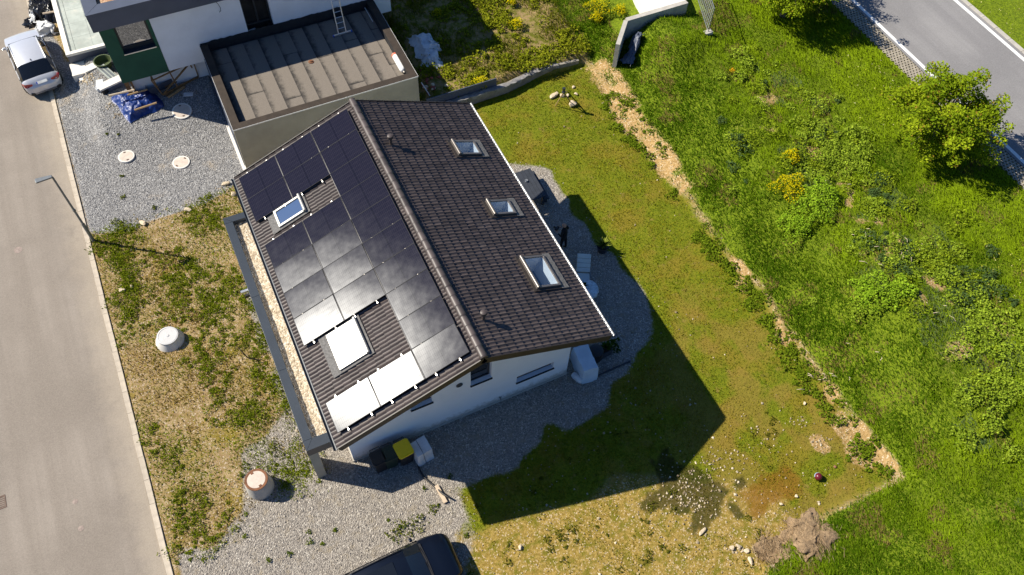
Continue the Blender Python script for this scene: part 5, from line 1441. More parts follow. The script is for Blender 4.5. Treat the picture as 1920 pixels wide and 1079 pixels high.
    MB().box(.0,.10,-hw*.80,hw*.80,.26,.40).obj('bumper', M['black_plastic'], t, bevel=.03)
    pm = Matrix.Translation((.075*sc, 0, .835)) @ Matrix.Rotation(R(-35), 4, 'Y')
    npl = MB().box(-.065,.065,-.26,.26,-.01,.018).obj('number_plate', M['plate'], t, None, pm)
    MB().box(-.063,.063,.205,.257,.0185,.021).obj('plate_strip', M['plate_blue'], npl)
    MB().prism([(3.355*sc,-hw*.80),(3.43*sc,-hw*.78),(3.455*sc,0),(3.43*sc,hw*.78),(3.355*sc,hw*.80),(3.38*sc,0)], .96, 1.0).obj('cowl', M['black_plastic'], t)
    MB().box(4.40*sc,4.47*sc,-.42,.42,.36,.50).obj('grille', M['black_plastic'], t, bevel=.02)
    MB().box(1.02*sc,1.10*sc,-.02,.02,H*.965,H*.965+.05).obj('antenna', M['black_plastic'], t)
    MB().tube([(3.42*sc,-.6,.99),(3.40*sc,-.2,1.005),(3.37*sc,.05,1.02)], .012, 5).tube([(3.42*sc,0,1.0),(3.40*sc,.35,1.01),(3.36*sc,.6,1.02)], .012, 5).obj('wiper', M['black_plastic'], t)
    return t, rows, sc
p0 = Vector((-7.36, 24.72, -.01)); p1 = Vector((-7.86, 28.9, 0))
car('parked_car', 'silver hatchback parked half on the kerb by the neighbour terrace', p0, math.atan2(p1.y-p0.y, p1.x-p0.x), M['silver_paint'], 4.42, 1.80, 1.52)
dc_, rows_, sc_ = car('parked_car', 'dark blue car on the gravel yard, cut by the frame', (-2.40, -5.06, 0), R(1.5), M['dark_paint'], 4.50, 1.86, 1.46)
MB().box(1.35,2.35,-.42,.42,1.452,1.470).obj('sunroof', M['car_glass'], dc_, bevel=.01)

# ================================================================== the person
pp = ground_at(1054.5, 467)
t = thing('person', 'bald person in black clothes holding a black camera on terrace', 'person', (pp.x, pp.y, 0), math.atan2(.80, -.50))
# local +x = facing
def skin_body(name, nodes, edges, m, parent, root=0, sub=2):
    me = bpy.data.meshes.new(name); me.from_pydata([n[:3] for n in nodes], edges, []); me.update()
    o = bpy.data.objects.new(name, me); COL.objects.link(o)
    o.modifiers.new('skin', 'SKIN'); sv = me.skin_vertices[0].data
    for i, n in enumerate(nodes): sv[i].radius = (n[3], n[4] if len(n) > 4 else n[3])
    sv[root].use_root = True
    s = o.modifiers.new('sub', 'SUBSURF'); s.levels = sub; s.render_levels = sub
    dg = bpy.context.evaluated_depsgraph_get(); em = bpy.data.meshes.new_from_object(o.evaluated_get(dg))
    COL.objects.unlink(o); bpy.data.objects.remove(o)
    em.name = name; em.materials.clear(); em.materials.append(m)
    for q in em.polygons: q.use_smooth = True
    return link(name, em, parent)
nodes = [(0,0,.95,.15,.11), (0,0,1.12,.14,.10), (.01,0,1.30,.17,.12), (.02,0,1.44,.12,.09), (.03,0,1.52,.055), (.05,0,1.58,.05),
         (0,.10,.90,.095), (.04,.11,.50,.065), (.02,.12,.10,.045), (.16,.13,.045,.04),
         (0,-.10,.90,.095), (-.06,-.11,.50,.065), (-.10,-.12,.10,.045), (.04,-.13,.045,.04),
         (.02,.21,1.42,.06), (.02,.27,1.17,.045), (.22,.20,1.20,.036),
         (.02,-.21,1.42,.06), (-.02,-.30,1.17,.045), (.20,-.16,1.22,.036)]
edges = [(0,1),(1,2),(2,3),(3,4),(4,5),(0,6),(6,7),(7,8),(8,9),(0,10),(10,11),(11,12),(12,13),(3,14),(14,15),(15,16),(3,17),(17,18),(18,19)]
skin_body('body', nodes, edges, M['cloth_black'], t)
bm = bmesh.new(); bmesh.ops.create_uvsphere(bm, u_segments=20, v_segments=14, radius=1)
for v in bm.verts:
    x, y, z = v.co
    v.co = Vector((x*.098*(1+.06*(z > 0)), y*.078, z*.122*(1-.1*(z < -.4))))
    if x > .85 and -.35 < z < .1: v.co.x += .018*(1-abs(y)*3 if abs(y) < .33 else 0)
    if abs(y) > .93 and -.2 < z < .2: v.co.y *= 1.18
me = bpy.data.meshes.new('head'); bm.to_mesh(me); bm.free(); me.materials.append(M['skin']); me.polygons.foreach_set('use_smooth', [True]*len(me.polygons))
hd = link('head', me, t, Matrix.Translation((.07,0,1.66)) @ Matrix.Rotation(R(12), 4, 'Y'))
for s in (-1, 1): MB().lathe([(.002,-.008),(.011,-.004),(.011,.004),(.002,.008)], 8).obj('eye', M['cloth_black'], hd, 40, Matrix.Translation((.090, s*.032, .012)) @ Matrix.Rotation(R(90), 4, 'Y'))
for s in (-1, 1):
    hx, hy, hzz = .27, s*.17+.01, 1.22
    nd = [(hx-.05, hy, hzz-.01, .028), (hx+.03, hy-.01*s, hzz, .032, .02)]
    ed = [(0, 1)]
    for i in range(4):
        k = len(nd); yy = hy+(i-1.5)*.018
        nd += [(hx+.07, yy, hzz+.005, .010), (hx+.105-(abs(i-1.4))*.008, yy-.012*s, hzz+.012, .009), (hx+.10, yy-.035*s, hzz+.018, .008)]
        ed += [(1, k), (k, k+1), (k+1, k+2)]
    k = len(nd); nd += [(hx+.01, hy-.04*s, hzz+.02, .011), (hx+.04, hy-.062*s, hzz+.03, .009)]; ed += [(1, k), (k, k+1)]
    skin_body('hand', nd, ed, M['skin'], t, 0, 1)
cmr = MB().box(.33,.44,-.10,.12,1.17,1.29).obj('camera_body', M['black_plastic'], None, bevel=.015)
cmr.name = 'handheld_camera'
MB().lathe([(.01,0),(.05,0),(.05,.11),(.04,.11)], 14).obj('lens', M['black_plastic'], cmr, 40, Matrix.Translation((.44,.01,1.23)) @ Matrix.Rotation(R(90), 4, 'Y'))
cmr.matrix_world = Matrix.Translation((pp.x, pp.y, 0)) @ Matrix.Rotation(math.atan2(.80, -.50), 4, 'Z')
tag(cmr, 'black camera held up by the person on the terrace', 'camera')

# ================================================================== vegetation
GR1, GR2, GR3 = (0.065, 0.125, 0.006), (0.105, 0.170, 0.010), (0.165, 0.200, 0.016)
def veg_mesh(name, co, nper, quads, col, m, **pr):
    """co (N*nper,3); quads list of index tuples per element; col (N,3)"""
    N = len(co)//nper
    me = bpy.data.meshes.new(name)
    me.vertices.add(len(co)); me.vertices.foreach_set('co', np.ascontiguousarray(co, np.float32).ravel())
    li = []; ls = []; o = 0
    base = (np.arange(N)*nper)[:, None]
    sizes = [len(q) for q in quads]
    allq = np.concatenate([np.array(q) for q in quads])
    idx = (base+allq[None, :]).ravel()
    starts = np.concatenate([[0], np.cumsum(sizes)])[:-1]
    tot = sum(sizes)
    st = (np.arange(N)[:, None]*tot+starts[None, :]).ravel()
    me.loops.add(len(idx)); me.loops.foreach_set('vertex_index', idx.astype(np.int32))
    me.polygons.add(len(st)); me.polygons.foreach_set('loop_start', st.astype(np.int32))
    me.update(calc_edges=True)
    a = me.color_attributes.new('tint', 'FLOAT_COLOR', 'POINT')
    c = np.repeat(np.concatenate([col, np.ones((N,1))], 1), nper, 0)
    a.data.foreach_set('color', c.astype(np.float32).ravel())
    me.materials.append(m)
    return me
def mixc(a, b, t): t = np.asarray(t)[:, None]; return np.array(a)[None, :]*(1-t)+np.array(b)[None, :]*t
def blades(x, y, h, wd, lean, col):
    """one bent three-vertex blade per root"""
    n = len(x); a = RNG.uniform(0, 2*np.pi, n); z = terrain(x, y)
    la = RNG.uniform(0, 2*np.pi, n)*0.55+0.9; l = lean*h*RNG.uniform(.3, 1.2, n)
    dx, dy = np.cos(a)*wd/2, np.sin(a)*wd/2
    p0 = np.stack([x-dx, y-dy, z-.02], -1); p1 = np.stack([x+dx, y+dy, z-.02], -1)
    p2 = np.stack([x+np.cos(la)*l, y+np.sin(la)*l, z+h*RNG.uniform(.7, 1.15, n)], -1)
    return np.stack([p0, p1, p2], 1).reshape(-1, 3), col
def scatter(n, x0, x1, y0, y1): return RNG.uniform(x0, x1, n), RNG.uniform(y0, y1, n)
def in_view(x, y, z=0.5, mrg=60):
    P = np.stack([x-CX, y-CY, np.full(len(x), z)-CZ], -1) @ np.array(CAM_R)[:3,:3]
    u = 960+FPX*P[:,0]/-P[:,2]; v = 539.5-FPX*P[:,1]/-P[:,2]
    return (u > -mrg) & (u < 1920+mrg) & (v > -mrg) & (v < 1079+mrg)
house_fp = lambda x, y: (x > -.1) & (x < 9.2) & (y > -.05) & (y < 10)

# --- meadow grass on the bank and up to the road
x, y = scatter(400000, 17.8, 33.0, -14.5, 24)
x2, y2 = scatter(60000, 9, 18.4, -14.5, -9.0); x = np.concatenate([x, x2]); y = np.concatenate([y, y2])
x2, y2 = scatter(14000, 39.9, 46, -2, 20); x = np.concatenate([x, x2]); y = np.concatenate([y, y2])
far = (x > 39.8)
keep = in_view(x, y) & ((zone('bank', x, y) > RNG.uniform(.15, .8, len(x))) | far) & (zone('dirt', x, y) < RNG.uniform(.15, .75, len(x)))
keep &= ~((x > 32.6) & (x < 39.9)) & ~((y > 16.0) & (x < 26) & (x > 20.8) & (y < 19.5) & (x > 21))
x, y, far = x[keep], y[keep], far[keep]
d1, d2 = bank_d(x, y)
weed = np.exp(-((d1-6.2)/2.6)**2)*sstep(13.5, 9, y)           # rough strip along the crest
big = fbm(x, y, .32, 51); med = fbm(x, y, 1.1, 52)
lush = sstep(9.0, 11.5, d1)
tt = np.clip(.22+.85*lush*(1-weed)+.25*weed+1.7*(big-.5)+1.5*(med-.5)-.50*(1-sstep(3.0, 5.5, d1))*(d2 < 0)+RNG.normal(0, .12, len(x)), 0, 1)
col = mixc((0.060, 0.120, 0.004), (0.240, 0.340, 0.010), tt)
dry = (fbm(x, y, .9, 55) > .64) & (RNG.random(len(x)) < .5)
col[dry] = mixc((0.17, 0.13, 0.035), (0.24, 0.18, 0.06), RNG.random(dry.sum()))
blu = (fbm(x, y, .55, 57) > .60) & (weed > .3) & (RNG.random(len(x)) < .6)
col[blu] = mixc((0.08, 0.125, 0.035), (0.15, 0.20, 0.07), RNG.random(blu.sum()))
hh = np.where(far, .10, .10+.20*med+.06*lush)*(.6+.6*RNG.random(len(x)))*.55
thin = RNG.random(len(x)) < np.clip(.55+.9*(med-.35), .2, 1)
x, y, hh, col = x[thin], y[thin], hh[thin], col[thin]
co, col = blades(x, y, hh, RNG.uniform(.03, .075, len(x)), 2.1, col)
link('meadow_grass', veg_mesh('meadow_grass', co, 3, [(0,1,2)], col, M['blade']), kind='stuff')

# --- short lawn and dry lawn
x, y = scatter(230000, 2.5, 18.6, -14, 16.1)
keep = in_view(x, y) & ~house_fp(x, y) & (np.maximum(*bank_d(x, y)) < .5)
z_l, z_s, z_t = zone('lawn', x, y), zone('scrub', x, y), zone('tan', x, y)
m3 = fbm(x, y, 1.4, 62)
prob = np.clip(z_l*1.1, 0, 1)*.85*np.clip(.5+1.4*(m3-.3), .15, 1)+z_s*np.clip(2.6*(m3-.48), 0, .7)
prob = prob*(1-.5*zone('scorch', x, y))
keep &= (RNG.random(len(x)) < prob) & (z_t < RNG.uniform(.2, .8, len(x)))
x, y, m3, z_s = x[keep], y[keep], m3[keep], z_s[keep]
b3 = fbm(x, y, .35, 61)
tt = np.clip(.5+1.8*(b3-.5)+1.5*(m3-.5)+RNG.normal(0, .22, len(x))+.3*z_s+.55*zone('scorch', x, y)-.16, 0, 1)
col = mixc((0.095, 0.150, 0.004), (0.290, 0.255, 0.012), tt)
ds = 1-np.clip(zone('mossdark', x, y), 0, 1)*.6
col = col*ds[:, None]
co, col = blades(x, y, RNG.uniform(.03, .085, len(x)), RNG.uniform(.025, .06, len(x)), .8, col)
link('lawn_grass', veg_mesh('lawn_grass', co, 3, [(0,1,2)], col, M['blade']), kind='stuff')

# --- thin dry grass on the verge
x, y = scatter(120000, -7.1, 3.4, -12, 15.3)
m4 = fbm(x, y, .9, 66); keep = in_view(x, y) & (RNG.random(len(x)) < np.clip(zone('verge', x, y)*(.50+2.2*(m4-.42)), 0, .95))
x, y, m4 = x[keep], y[keep], m4[keep]
co, col = blades(x, y, RNG.uniform(.04, .11, len(x)), RNG.uniform(.03, .07, len(x)), 1.4, mixc((0.33, 0.235, 0.055), (0.200, 0.245, 0.012), np.clip(.62+5.0*(fbm(x, y, .45, 67)-.48)+2.4*(fbm(x, y, 1.7, 68)-.5)+RNG.normal(0, .2, len(x)), 0, 1)))
link('verge_grass', veg_mesh('verge_grass', co, 3, [(0,1,2)], col, M['blade']), kind='stuff')
# --- straw of the two hay heaps
x = np.concatenate([RNG.normal(12.57, .28, 700), RNG.normal(14.05, .42, 1300)]); y = np.concatenate([RNG.normal(-9.55, .26, 700), RNG.normal(-9.8, .38, 1300)])
co, col = blades(x, y, RNG.uniform(.15, .34, len(x)), RNG.uniform(.02, .04, len(x)), 1.6, mixc((0.26, 0.17, 0.09), (0.52, 0.39, 0.24), RNG.random(len(x))))
link('straw', veg_mesh('straw', co, 3, [(0,1,2)], col, M['blade']), kind='stuff')

# --- leafy weeds: small folded leaves in low domes
def leaves(cx, cy, cz, rad, hgt, n, size, c0, c1, flat=.55):
    """n leaves spread over a dome"""
    u = RNG.random(n)**.5; a = RNG.uniform(0, 2*np.pi, n); lump = 1+.25*np.sin(3*a+cx)+.2*np.sin(5*a+cy)
    x = cx+np.cos(a)*u*rad*lump; y = cy+np.sin(a)*u*rad*lump
    z = cz+hgt*np.sqrt(np.clip(1-u**2, 0, 1))*RNG.uniform(.35, 1.05, n)+.02
    return leafcards(x, y, z, size, mixc(c0, c1, RNG.random(n)), flat)
def leafcards(x, y, z, size, col, flat=.55):
    n = len(x); a = RNG.uniform(0, 2*np.pi, n); tl = RNG.normal(0, flat, n); s = size*RNG.uniform(.6, 1.3, n)
    d = np.stack([np.cos(a), np.sin(a), tl], -1); d /= np.linalg.norm(d, axis=1)[:, None]
    up = np.stack([RNG.normal(0, flat, n), RNG.normal(0, flat, n), np.ones(n)], -1)
    sd = np.cross(d, up); sd /= np.linalg.norm(sd, axis=1)[:, None]
    nn = np.cross(sd, d)
    c = np.stack([x, y, z], -1); S = s[:, None]
    p0 = c-d*S*.5; p1 = c+sd*S*.33+nn*S*.10; p2 = c+d*S*.5; p3 = c-sd*S*.33+nn*S*.10
    return np.stack([p0, p1, p2, p3], 1).reshape(-1, 3), col
QL = [(0,1,2), (0,2,3)]
def weeds(name, items, m='leaf'):
    C = []; K = []
    for it in items: c, k = leaves(*it); C.append(c); K.append(k)
    if not C: return
    link(name, veg_mesh(name, np.concatenate(C), 4, QL, np.concatenate(K), M[m]), kind='stuff')
def pick(n, x0, x1, y0, y1, pf):
    x, y = scatter(n, x0, x1, y0, y1); ok = in_view(x, y) & (RNG.random(n) < pf(x, y)); return x[ok], y[ok]
# verge weeds
it = []
x, y = pick(3000, -7.1, -.6, -3.5, 15.2, lambda x, y: zone('verge', x, y)*np.clip(7*(fbm(x, y, .50, 71, 4)-.47)+.06+.35*sstep(6, -1, y)+1.2*np.exp(-((x+6.2)/.55)**2)*(fbm(x, y, .5, 75) > .42), 0, .9)*np.where((x > -1.7), .35, 1))
for a, b_ in zip(x, y):
    r = random.choice((.05,.06,.07,.09,.12,.16,.22,.30))*(1.25 if a < -5.6 or b_ < 4 else .85)
    if math.hypot(a+5.1, b_-7.7) < .75 or math.hypot(a+3.55, b_-.4) < .6: continue
    it.append((a, b_, tz(a, b_), r, r*.5, int(12+r*190), .065, (0.055, 0.095, 0.005), (0.210, 0.235, 0.014)))
x, y = pick(260, -7.1, 3.4, -9, 5, lambda x, y: zone('tan', x, y)*.20)
for a, b_ in zip(x, y): r = random.uniform(.05, .14); it.append((a, b_, tz(a, b_), r, r*.5, int(10+r*110), .08, (0.05, 0.085, 0.008), (0.13, 0.16, 0.014)))
for (px, py, r) in ((760, 990, .42), (740, 1003, .30), (785, 980, .35), (229, 331, .1), (230, 370, .12), (290, 390, .14), (215, 416, .2), (228, 418, .16), (265, 190-1, .08), (222, 253, .07), (200, 252, .07), (812, 955, .2), (458, 650, .2), (483, 615, .2), (490, 640, .25), (478, 666, .2), (462, 878, .25), (520, 850, .28), (515, 838, .22)):
    p = ground_at(px, py); it.append((p.x, p.y, p.z, r, r*.35, int(14+r*150), .08, (0.06, 0.085, 0.008), (0.14, 0.15, 0.016)))
# dry-lawn weeds and edge of yard
x, y = pick(900, 2, 16, -13, -3, lambda x, y: zone('scrub', x, y)*np.clip(3*(fbm(x, y, .8, 73)-.5), 0, .6))
for a, b_ in zip(x, y): r = random.uniform(.05, .2); it.append((a, b_, tz(a, b_), r, r*.3, int(10+r*120), .07, (0.06, 0.075, 0.006), (0.15, 0.14, 0.016)))
weeds('verge_weeds', it)
# rough herbs on the bank crest and the upper plot
it = []
def rough(x, y):
    d1, _ = bank_d(x, y); return np.exp(-((d1-6.4)/2.4)**2)*sstep(13, 9, y)*np.clip(3.2*(fbm(x, y, .5, 81)-.38), 0, 1)
x, y = pick(3000, 19, 30, -13, 14, rough)
for a, b_ in zip(x, y):
    r = random.choice((.12,.16,.2,.26,.34,.45,.6)); k = .55*vnoise(np.array([a]), np.array([b_]), .5, 83)[0]+.45*random.random()
    c0, c1 = ((0.140, 0.220, 0.014), (0.340, 0.435, 0.040)) if k > .42 else (((0.045, 0.085, 0.022), (0.095, 0.145, 0.045)) if k < .28 else ((0.120, 0.180, 0.010), (0.290, 0.360, 0.020)))
    it.append((a, b_, tz(a, b_), r, r*.7, int(30+r*330), .095, c0, c1))
def foot(x, y):
    d1, d2 = bank_d(x, y); return np.maximum(np.exp(-((d1+.15)/.42)**2), .5*np.exp(-((d1-.7)/.7)**2)*(y > 4))*np.clip(.25+3*(fbm(x, y, .6, 85)-.42), 0, .9)*(y < 13.5)
x, y = pick(900, 17, 19.6, -9, 14, foot)
for a, b_ in zip(x, y): r = random.uniform(.1, .32); it.append((a, b_, tz(a, b_), r, r*.6, int(16+r*170), .10, (0.080, 0.130, 0.006), (0.185, 0.245, 0.014)))
for (px, py, r, hgt) in ((1650, 552, 1.0, .5), (1618, 548, .6, .4), (1690, 545, .6, .4), (1520, 395, 1.0, .6), (1490, 430, .8, .6), (1540, 365, .7, .5)):
    p = ground_at(px, py); it.append((p.x, p.y, p.z, r, hgt, int(1150*r), .095, (0.150, 0.270, 0.012), (0.320, 0.460, 0.030)))
weeds('bank_herbs', it)
it = []
x, y = pick(1500, 9.4, 23, 16.3, 26, lambda x, y: zone('upper', x, y)*np.clip(4*(fbm(x, y, .6, 91)-.45), .02, .8))
for a, b_ in zip(x, y): r = random.uniform(.12, .45); it.append((a, b_, tz(a, b_), r, r*.7, int(14+r*140), .12, (0.110, 0.145, 0.008), (0.290, 0.300, 0.018)))
weeds('plot_weeds', it)
x, y = pick(60000, 9.4, 23, 16.3, 26, lambda x, y: zone('upper', x, y)*np.clip(4*(fbm(x, y, .6, 93)-.45), 0, .9))
co, col = blades(x, y, RNG.uniform(.08, .26, len(x)), RNG.uniform(.03, .06, len(x)), .8, mixc((0.09, 0.12, 0.008), (0.26, 0.25, 0.016), RNG.random(len(x))))
link('plot_grass', veg_mesh('plot_grass', co, 3, [(0,1,2)], col, M['blade']), kind='stuff')

# --- yellow flowering plants one can point at
def flower_plant(px, py, r, h, label, dens=1.0):
    p = ground_at(px, py); t = thing('flowering_plant', label, 'plant', p)
    c, k = leaves(0, 0, 0, r, h*.75, int(420*r*dens)+30, .10, (0.06, 0.11, 0.006), (0.12, 0.18, 0.012))
    link('foliage', veg_mesh('foliage', c, 4, QL, k, M['leaf']), t)
    c, k = leaves(0, 0, h*.25, r*.9, h*.85, int(620*r*dens)+30, .065, (0.42, 0.36, 0.005), (0.62, 0.52, 0.010), .3)
    link('blossom', veg_mesh('blossom', c, 4, QL, k, M['petal']), t, kind='stuff')
flower_plant(1475, 360, .85, .75, 'large yellow flowering bush on the bank crest', 1.3)
flower_plant(1480, 300, .45, .5, 'small yellow flowering plant upslope of the large bush')
flower_plant(1120, 22, .75, .7, 'wide yellow flowering plant at top edge of upper plot')
flower_plant(1118, 40, .35, .5, 'narrow yellow flowering plant close to upper plot centre')
flower_plant(1160, 27, .40, .55, 'yellow flowering plant left of the angled concrete wall')
flower_plant(1214, 6, .50, .6, 'yellow flowering plant behind the angled concrete wall')
flower_plant(968, 52, .40, .5, 'yellow flowering plant at the shade edge of upper plot')
flower_plant(960, 10, .25, .4, 'tiny yellow flowering plant near the top picture edge')
flower_plant(900, 163, .42, .55, 'yellow flowering plant just behind the retaining wall')
flower_plant(820, 30, .25, .4, 'yellow flowering plant deep in the shade of neighbour house')
it = []
for (px, py) in ((1371, 137), (1372, 139)):
    p = ground_at(px, py); it.append((p.x, p.y, p.z+.15, .12, .12, 26, .06, (0.55, 0.25, 0.01), (0.6, 0.35, 0.01)))
for _ in range(150):
    px, py = random.choice(((1880, 520), (1640, 140), (1880, 60), (1860, 30), (1700, 200))); p = ground_at(px+random.gauss(0, 40), py+random.gauss(0, 30))
    if 32.5 < p.x < 39.9: continue
    it.append((p.x, p.y, p.z+.15, .05, .05, 2, .06, (0.6, 0.5, 0.02), (0.75, 0.7, 0.4)))
weeds('meadow_flowers', it, 'petal')
# twigs lying on the crest
b = MB()
for _ in range(34):
    px, py = random.choice(((1600, 430), (1625, 450), (1700, 475), (1665, 495), (1760, 575), (1570, 665), (1640, 670), (1560, 345), (1540, 712))); px += random.gauss(0, 20); py += random.gauss(0, 10)
    p = ground_at(px, py); a = random.uniform(0, 3.1); L_ = random.uniform(.10, .32)
    b.tube([p+Vector((0,0,.22)), p+Vector((math.cos(a)*L_*.5, math.sin(a)*L_*.5, .30)), p+Vector((math.cos(a)*L_, math.sin(a)*L_+.05, .22))], random.uniform(.007, .013), 4)
b.obj('twigs', M['plank'], None, kind='stuff')

# --- pot and planter plants
def spiky(parent, loc, n, L_, c0, c1, nm='foliage'):
    a = RNG.uniform(0, 2*np.pi, n); el = RNG.uniform(.5, 1.4, n); l = L_*RNG.uniform(.6, 1.1, n)
    d = np.stack([np.cos(a)*np.cos(el), np.sin(a)*np.cos(el), np.sin(el)], -1); s = np.stack([-np.sin(a), np.cos(a), np.zeros(n)], -1)
    o = np.array(loc)[None, :]
    p0 = o-s*.02+d*.02; p1 = o+d*l[:,None]*.5+s*.035; p2 = o+d*l[:,None]; p3 = o+d*l[:,None]*.5-s*.035
    co = np.stack([p0, p1, p2, p3], 1).reshape(-1, 3)
    return link(nm, veg_mesh(nm, co, 4, QL, mixc(c0, c1, RNG.random(n)), M['leaf']), parent)
spiky(POTPLANT, (0,0,.36), 70, .55, (0.09, 0.13, 0.015), (0.30, 0.33, 0.06))
tp_ = thing('table_plant', 'small dark green plant on the round table', 'plant', TABLEPLANT)
MB().lathe([(.01,0),(.06,0),(.08,.10),(.01,.09)], 12).obj('pot', M['pot'], tp_, 40); spiky(tp_, (0,0,.09), 26, .22, (0.015, 0.04, 0.008), (0.04, 0.08, 0.015))
spiky(PL1, (.32,.02,.34), 60, .38, (0.03, 0.075, 0.01), (0.08, 0.14, 0.02)); spiky(PL1, (-.05,-.05,.34), 14, .24, (0.45, 0.33, 0.01), (0.55, 0.4, 0.02), 'blossom')
p = ground_at(1148, 651); g = thing('leafy_plant', 'dark green leafy plant beside the long planter', 'plant', p)
c, k = leaves(0, 0, 0, .32, .45, 130, .12, (0.02, 0.055, 0.008), (0.06, 0.11, 0.014)); link('foliage', veg_mesh('foliage', c, 4, QL, k, M['leaf']), g)
p = ground_at(485, 660)
# bare sapling on the verge
p = ground_at(487, 676); g = thing('sapling', 'bare dark sapling lying bent on the verge by the canopy', 'sapling', p)
q = at(446, 651, .9)-p; MB().tube([(0,0,0), (q.x*.5-.1, q.y*.5-.1, .35), (q.x, q.y, .9)], [.03,.024,.016], 6).obj('stem', M['bark'], g, 50)

# --- trees
def tree(name, label, base, crown, rad, rz, seed, nl=8500):
    rng = np.random.default_rng(seed); r = random.Random(seed)
    t = thing(name, label, 'tree', base)
    c = Vector(crown)-Vector(base)
    tr = [Vector((0,0,-.2)), Vector((c.x*.10, c.y*.10, c.z*.35)), Vector((c.x*.35, c.y*.35, c.z*.75)), Vector((c.x*.8, c.y*.8, c.z*1.1))]
    MB().tube(tr, [.17,.14,.10,.05], 9).obj('trunk', M['bark'], t, 50)
    tips = []
    b = MB()
    for i in range(40):
        a = i*2.4+r.uniform(-.4,.4); el = r.uniform(-.35, 1.25); L_ = r.uniform(.60, 1.0)
        if r.random() < .18: L_ *= 1.22
        st_ = tr[1].lerp(tr[3], r.uniform(.1, .95))
        e = c+Vector((math.cos(a)*math.cos(el)*rad*L_, math.sin(a)*math.cos(el)*rad*L_, math.sin(el)*rz*L_))
        mid = st_.lerp(e, .5)+Vector((0,0,.12)); b.tube([st_, mid, e], [.05,.03,.012], 5)
        tips += [(e, r.uniform(.36,.62)), (mid.lerp(e, .55), r.uniform(.45,.75))]
        if r.random() < .5: tips.append((e+Vector((r.gauss(0,.5), r.gauss(0,.5), r.gauss(0,.3))), r.uniform(.28,.45)))
    b.obj('limb', M['bark'], t, 50)
    w_ = np.array([q[1]**2 for q in tips]); w_ /= w_.sum()
    ii = rng.choice(len(tips), nl, p=w_)
    ce = np.array([q[0] for q in tips])[ii]; rr_ = np.array([q[1] for q in tips])[ii]
    d = rng.normal(size=(nl,3)); d /= np.linalg.norm(d, axis=1)[:,None]
    pos = ce+d*(rr_*rng.uniform(.35, 1.0, nl)**.6)[:,None]*np.array([1,1,.75])
    hue = rng.random(len(tips))[ii]*.6+rng.random(nl)*.4
    col = mixc((0.120, 0.200, 0.008), (0.380, 0.460, 0.020), hue)
    rd = rng.random(nl) < .04; col[rd] = (0.30, 0.20, 0.03)
    co, col = leafcards(pos[:,0], pos[:,1], pos[:,2], .125, col, .7)
    link('crown', veg_mesh('crown', co, 4, QL, col, M['tree_leaf']), t)
    return t
tree('roadside_tree', 'bright green young tree overhanging the main road', (30.8, 3.6, 1.2), (30.25, 3.4, 3.2), 2.55, 1.7, 3, 23000)
tree('roadside_tree', 'young tree cut by the top picture edge, casting wide shade', (29.4, 13.9, 1.2), (29.1, 13.9, 3.5), 2.3, 1.7, 8, 15000)
tree('roadside_tree', 'young tree beyond the top edge, its shade falling on the main road', (31.3, 15.5, 1.2), (31.2, 15.3, 3.3), 2.1, 1.6, 12, 9000)

# --- loose stones
def stones(name, x, y, s, cols, m='stone_tint'):
    n = len(x); z = terrain(x, y); a = RNG.uniform(0, 2*np.pi, n)
    P = []
    for k in range(4):
        aa = a+k*np.pi/2+RNG.normal(0, .25, n); rr_ = s*RNG.uniform(.6, 1.2, n)
        P.append(np.stack([x+np.cos(aa)*rr_, y+np.sin(aa)*rr_, z-.01], -1))
    for k in range(4):
        aa = a+k*np.pi/2+.3; rr_ = s*RNG.uniform(.35, .75, n)
        P.append(np.stack([x+np.cos(aa)*rr_, y+np.sin(aa)*rr_, z+s*RNG.uniform(.35, .8, n)], -1))
    co = np.stack(P, 1).reshape(-1, 3)
    return link(name, veg_mesh(name, co, 8, [(4,5,6,7),(0,1,5,4),(1,2,6,5),(2,3,7,6),(3,0,4,7)], cols, M['stone_tint']), kind='stuff')
k = NT('loose_stone'); a = k.attr('tint').outputs['Color']; g = k.n('ShaderNodeNewGeometry').outputs['Random Per Island']
mrr = k.n('ShaderNodeMapRange'); k.L(g, mrr.inputs[0]); mrr.inputs[3].default_value = .65; mrr.inputs[4].default_value = 1.3
vm = k.n('ShaderNodeVectorMath', operation='SCALE'); k.L(a, vm.inputs[0]); k.L(mrr.outputs[0], vm.inputs['Scale']); k.base(vm.outputs[0]); k.b.inputs['Roughness'].default_value = .9
M['stone_tint'] = k.m
def lime(n): return mixc((0.30, 0.23, 0.14), (0.62, 0.53, 0.39), RNG.random(n)**1.6)
x, y = pick(9500, -7.1, 19, -13, 16, lambda x, y: np.clip(zone('verge', x, y)*.35+zone('scrub', x, y)*.45+zone('lawn', x, y)*.05+zone('dirt', x, y)*.9+zone('mossdark', x, y)*.8, 0, 1))
ok = ~house_fp(x, y); x, y = x[ok], y[ok]
stones('field_stones', x, y, RNG.uniform(.02, .05, len(x))*np.where(RNG.random(len(x)) < .10, 1.8, 1), lime(len(x)))
x, y = pick(16000, -7.0, 4, -12, 6, lambda x, y: zone('tan', x, y)*.75)
ok = ~house_fp(x, y); x, y = x[ok], y[ok]
stones('yard_gravel', x, y, RNG.uniform(.018, .042, len(x)), mixc((0.22, 0.20, 0.18), (0.58, 0.52, 0.45), RNG.random(len(x))))
x, y = pick(9000, 3, 14.5, -4, 11.5, lambda x, y: zone('tan', x, y)*.7)
ok = ~house_fp(x, y); x, y = x[ok], y[ok]
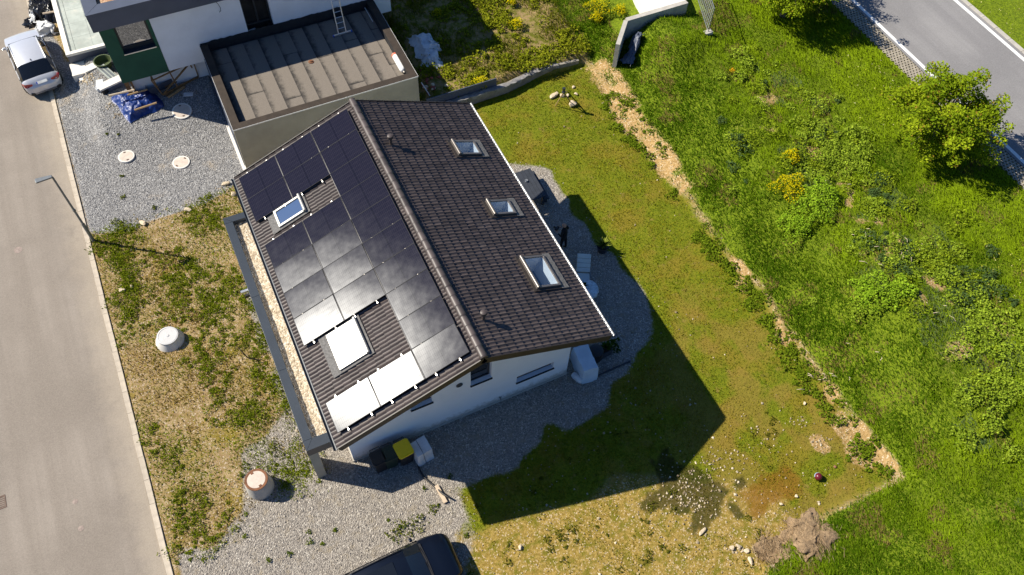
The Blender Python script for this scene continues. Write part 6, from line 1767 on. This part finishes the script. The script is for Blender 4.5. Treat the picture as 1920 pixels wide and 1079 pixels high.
stones('terrace_gravel', x, y, RNG.uniform(.018, .038, len(x)), mixc((0.22, 0.20, 0.18), (0.58, 0.52, 0.45), RNG.random(len(x))))
x, y = pick(16000, -7.0, .2, 14.5, 31, lambda x, y: zone('grey', x, y)*.8)
ok = np.ones(len(x), bool)
for (px, py, z_) in ((238,296,0),(340,306,0),(342,211,.3)):
    q = at(px, py, z_); ok &= np.hypot(x-q.x, y-q.y) > .48
x, y = x[ok], y[ok]
stones('drive_gravel', x, y, RNG.uniform(.018, .04, len(x)), mixc((0.14, 0.14, 0.15), (0.44, 0.44, 0.44), RNG.random(len(x))))
# pale rubble where the gravel drive meets the verge, and at the building site
x = []; y = []
for (px, py, n_, s_) in ((300, 408, 22, 16), (345, 396, 22, 16), (390, 380, 26, 14), (425, 355, 24, 10), (155, 150, 70, 9), (165, 140, 40, 8), (180, 150, 30, 7), (222, 215, 22, 6), (265, 212, 26, 10), (205, 200, 16, 6), (340, 170, 40, 22), (1385, 1030, 26, 10), (1190, 85, 8, 5), (1545, 825, 16, 9), (1340, 880, 90, 34), (1290, 930, 130, 30), (1300, 980, 60, 60), (1420, 830, 40, 50), (1500, 790, 22, 14)):
    for _ in range(n_): p = ground_at(px+random.gauss(0, s_), py+random.gauss(0, s_*.5)); x.append(p.x); y.append(p.y)
x = np.array(x); y = np.array(y)
stones('pale_rubble', x, y, RNG.uniform(.022, .065, len(x)), lime(len(x)))

# ------------------------------------------------------------------ kinds that repeat
GROUPS = {'rock': 'pale rocks lying about the plot', 'wheelie_bin': 'wheelie bins along the gable wall', 'flowering_plant': 'yellow flowering plants on bank and upper plot',
          'roadside_tree': 'young trees along the main road', 'valve_cover': 'small iron covers in the street', 'manhole_cover': 'round covers in the gravel drive',
          'concrete_shaft': 'concrete shafts rising from the ground', 'hay_heap': 'heaps of dry cut grass', 'batten': 'timbers on the blue tarpaulin', 'board': 'boards before the timber frame',
          'concrete_block': 'loose blocks by the neighbour house', 'parked_car': 'cars parked around the house'}
for o in COL.objects:
    nm = o.name.split('.')[0]
    if o.parent is None and nm in GROUPS: o['group'] = GROUPS[nm]
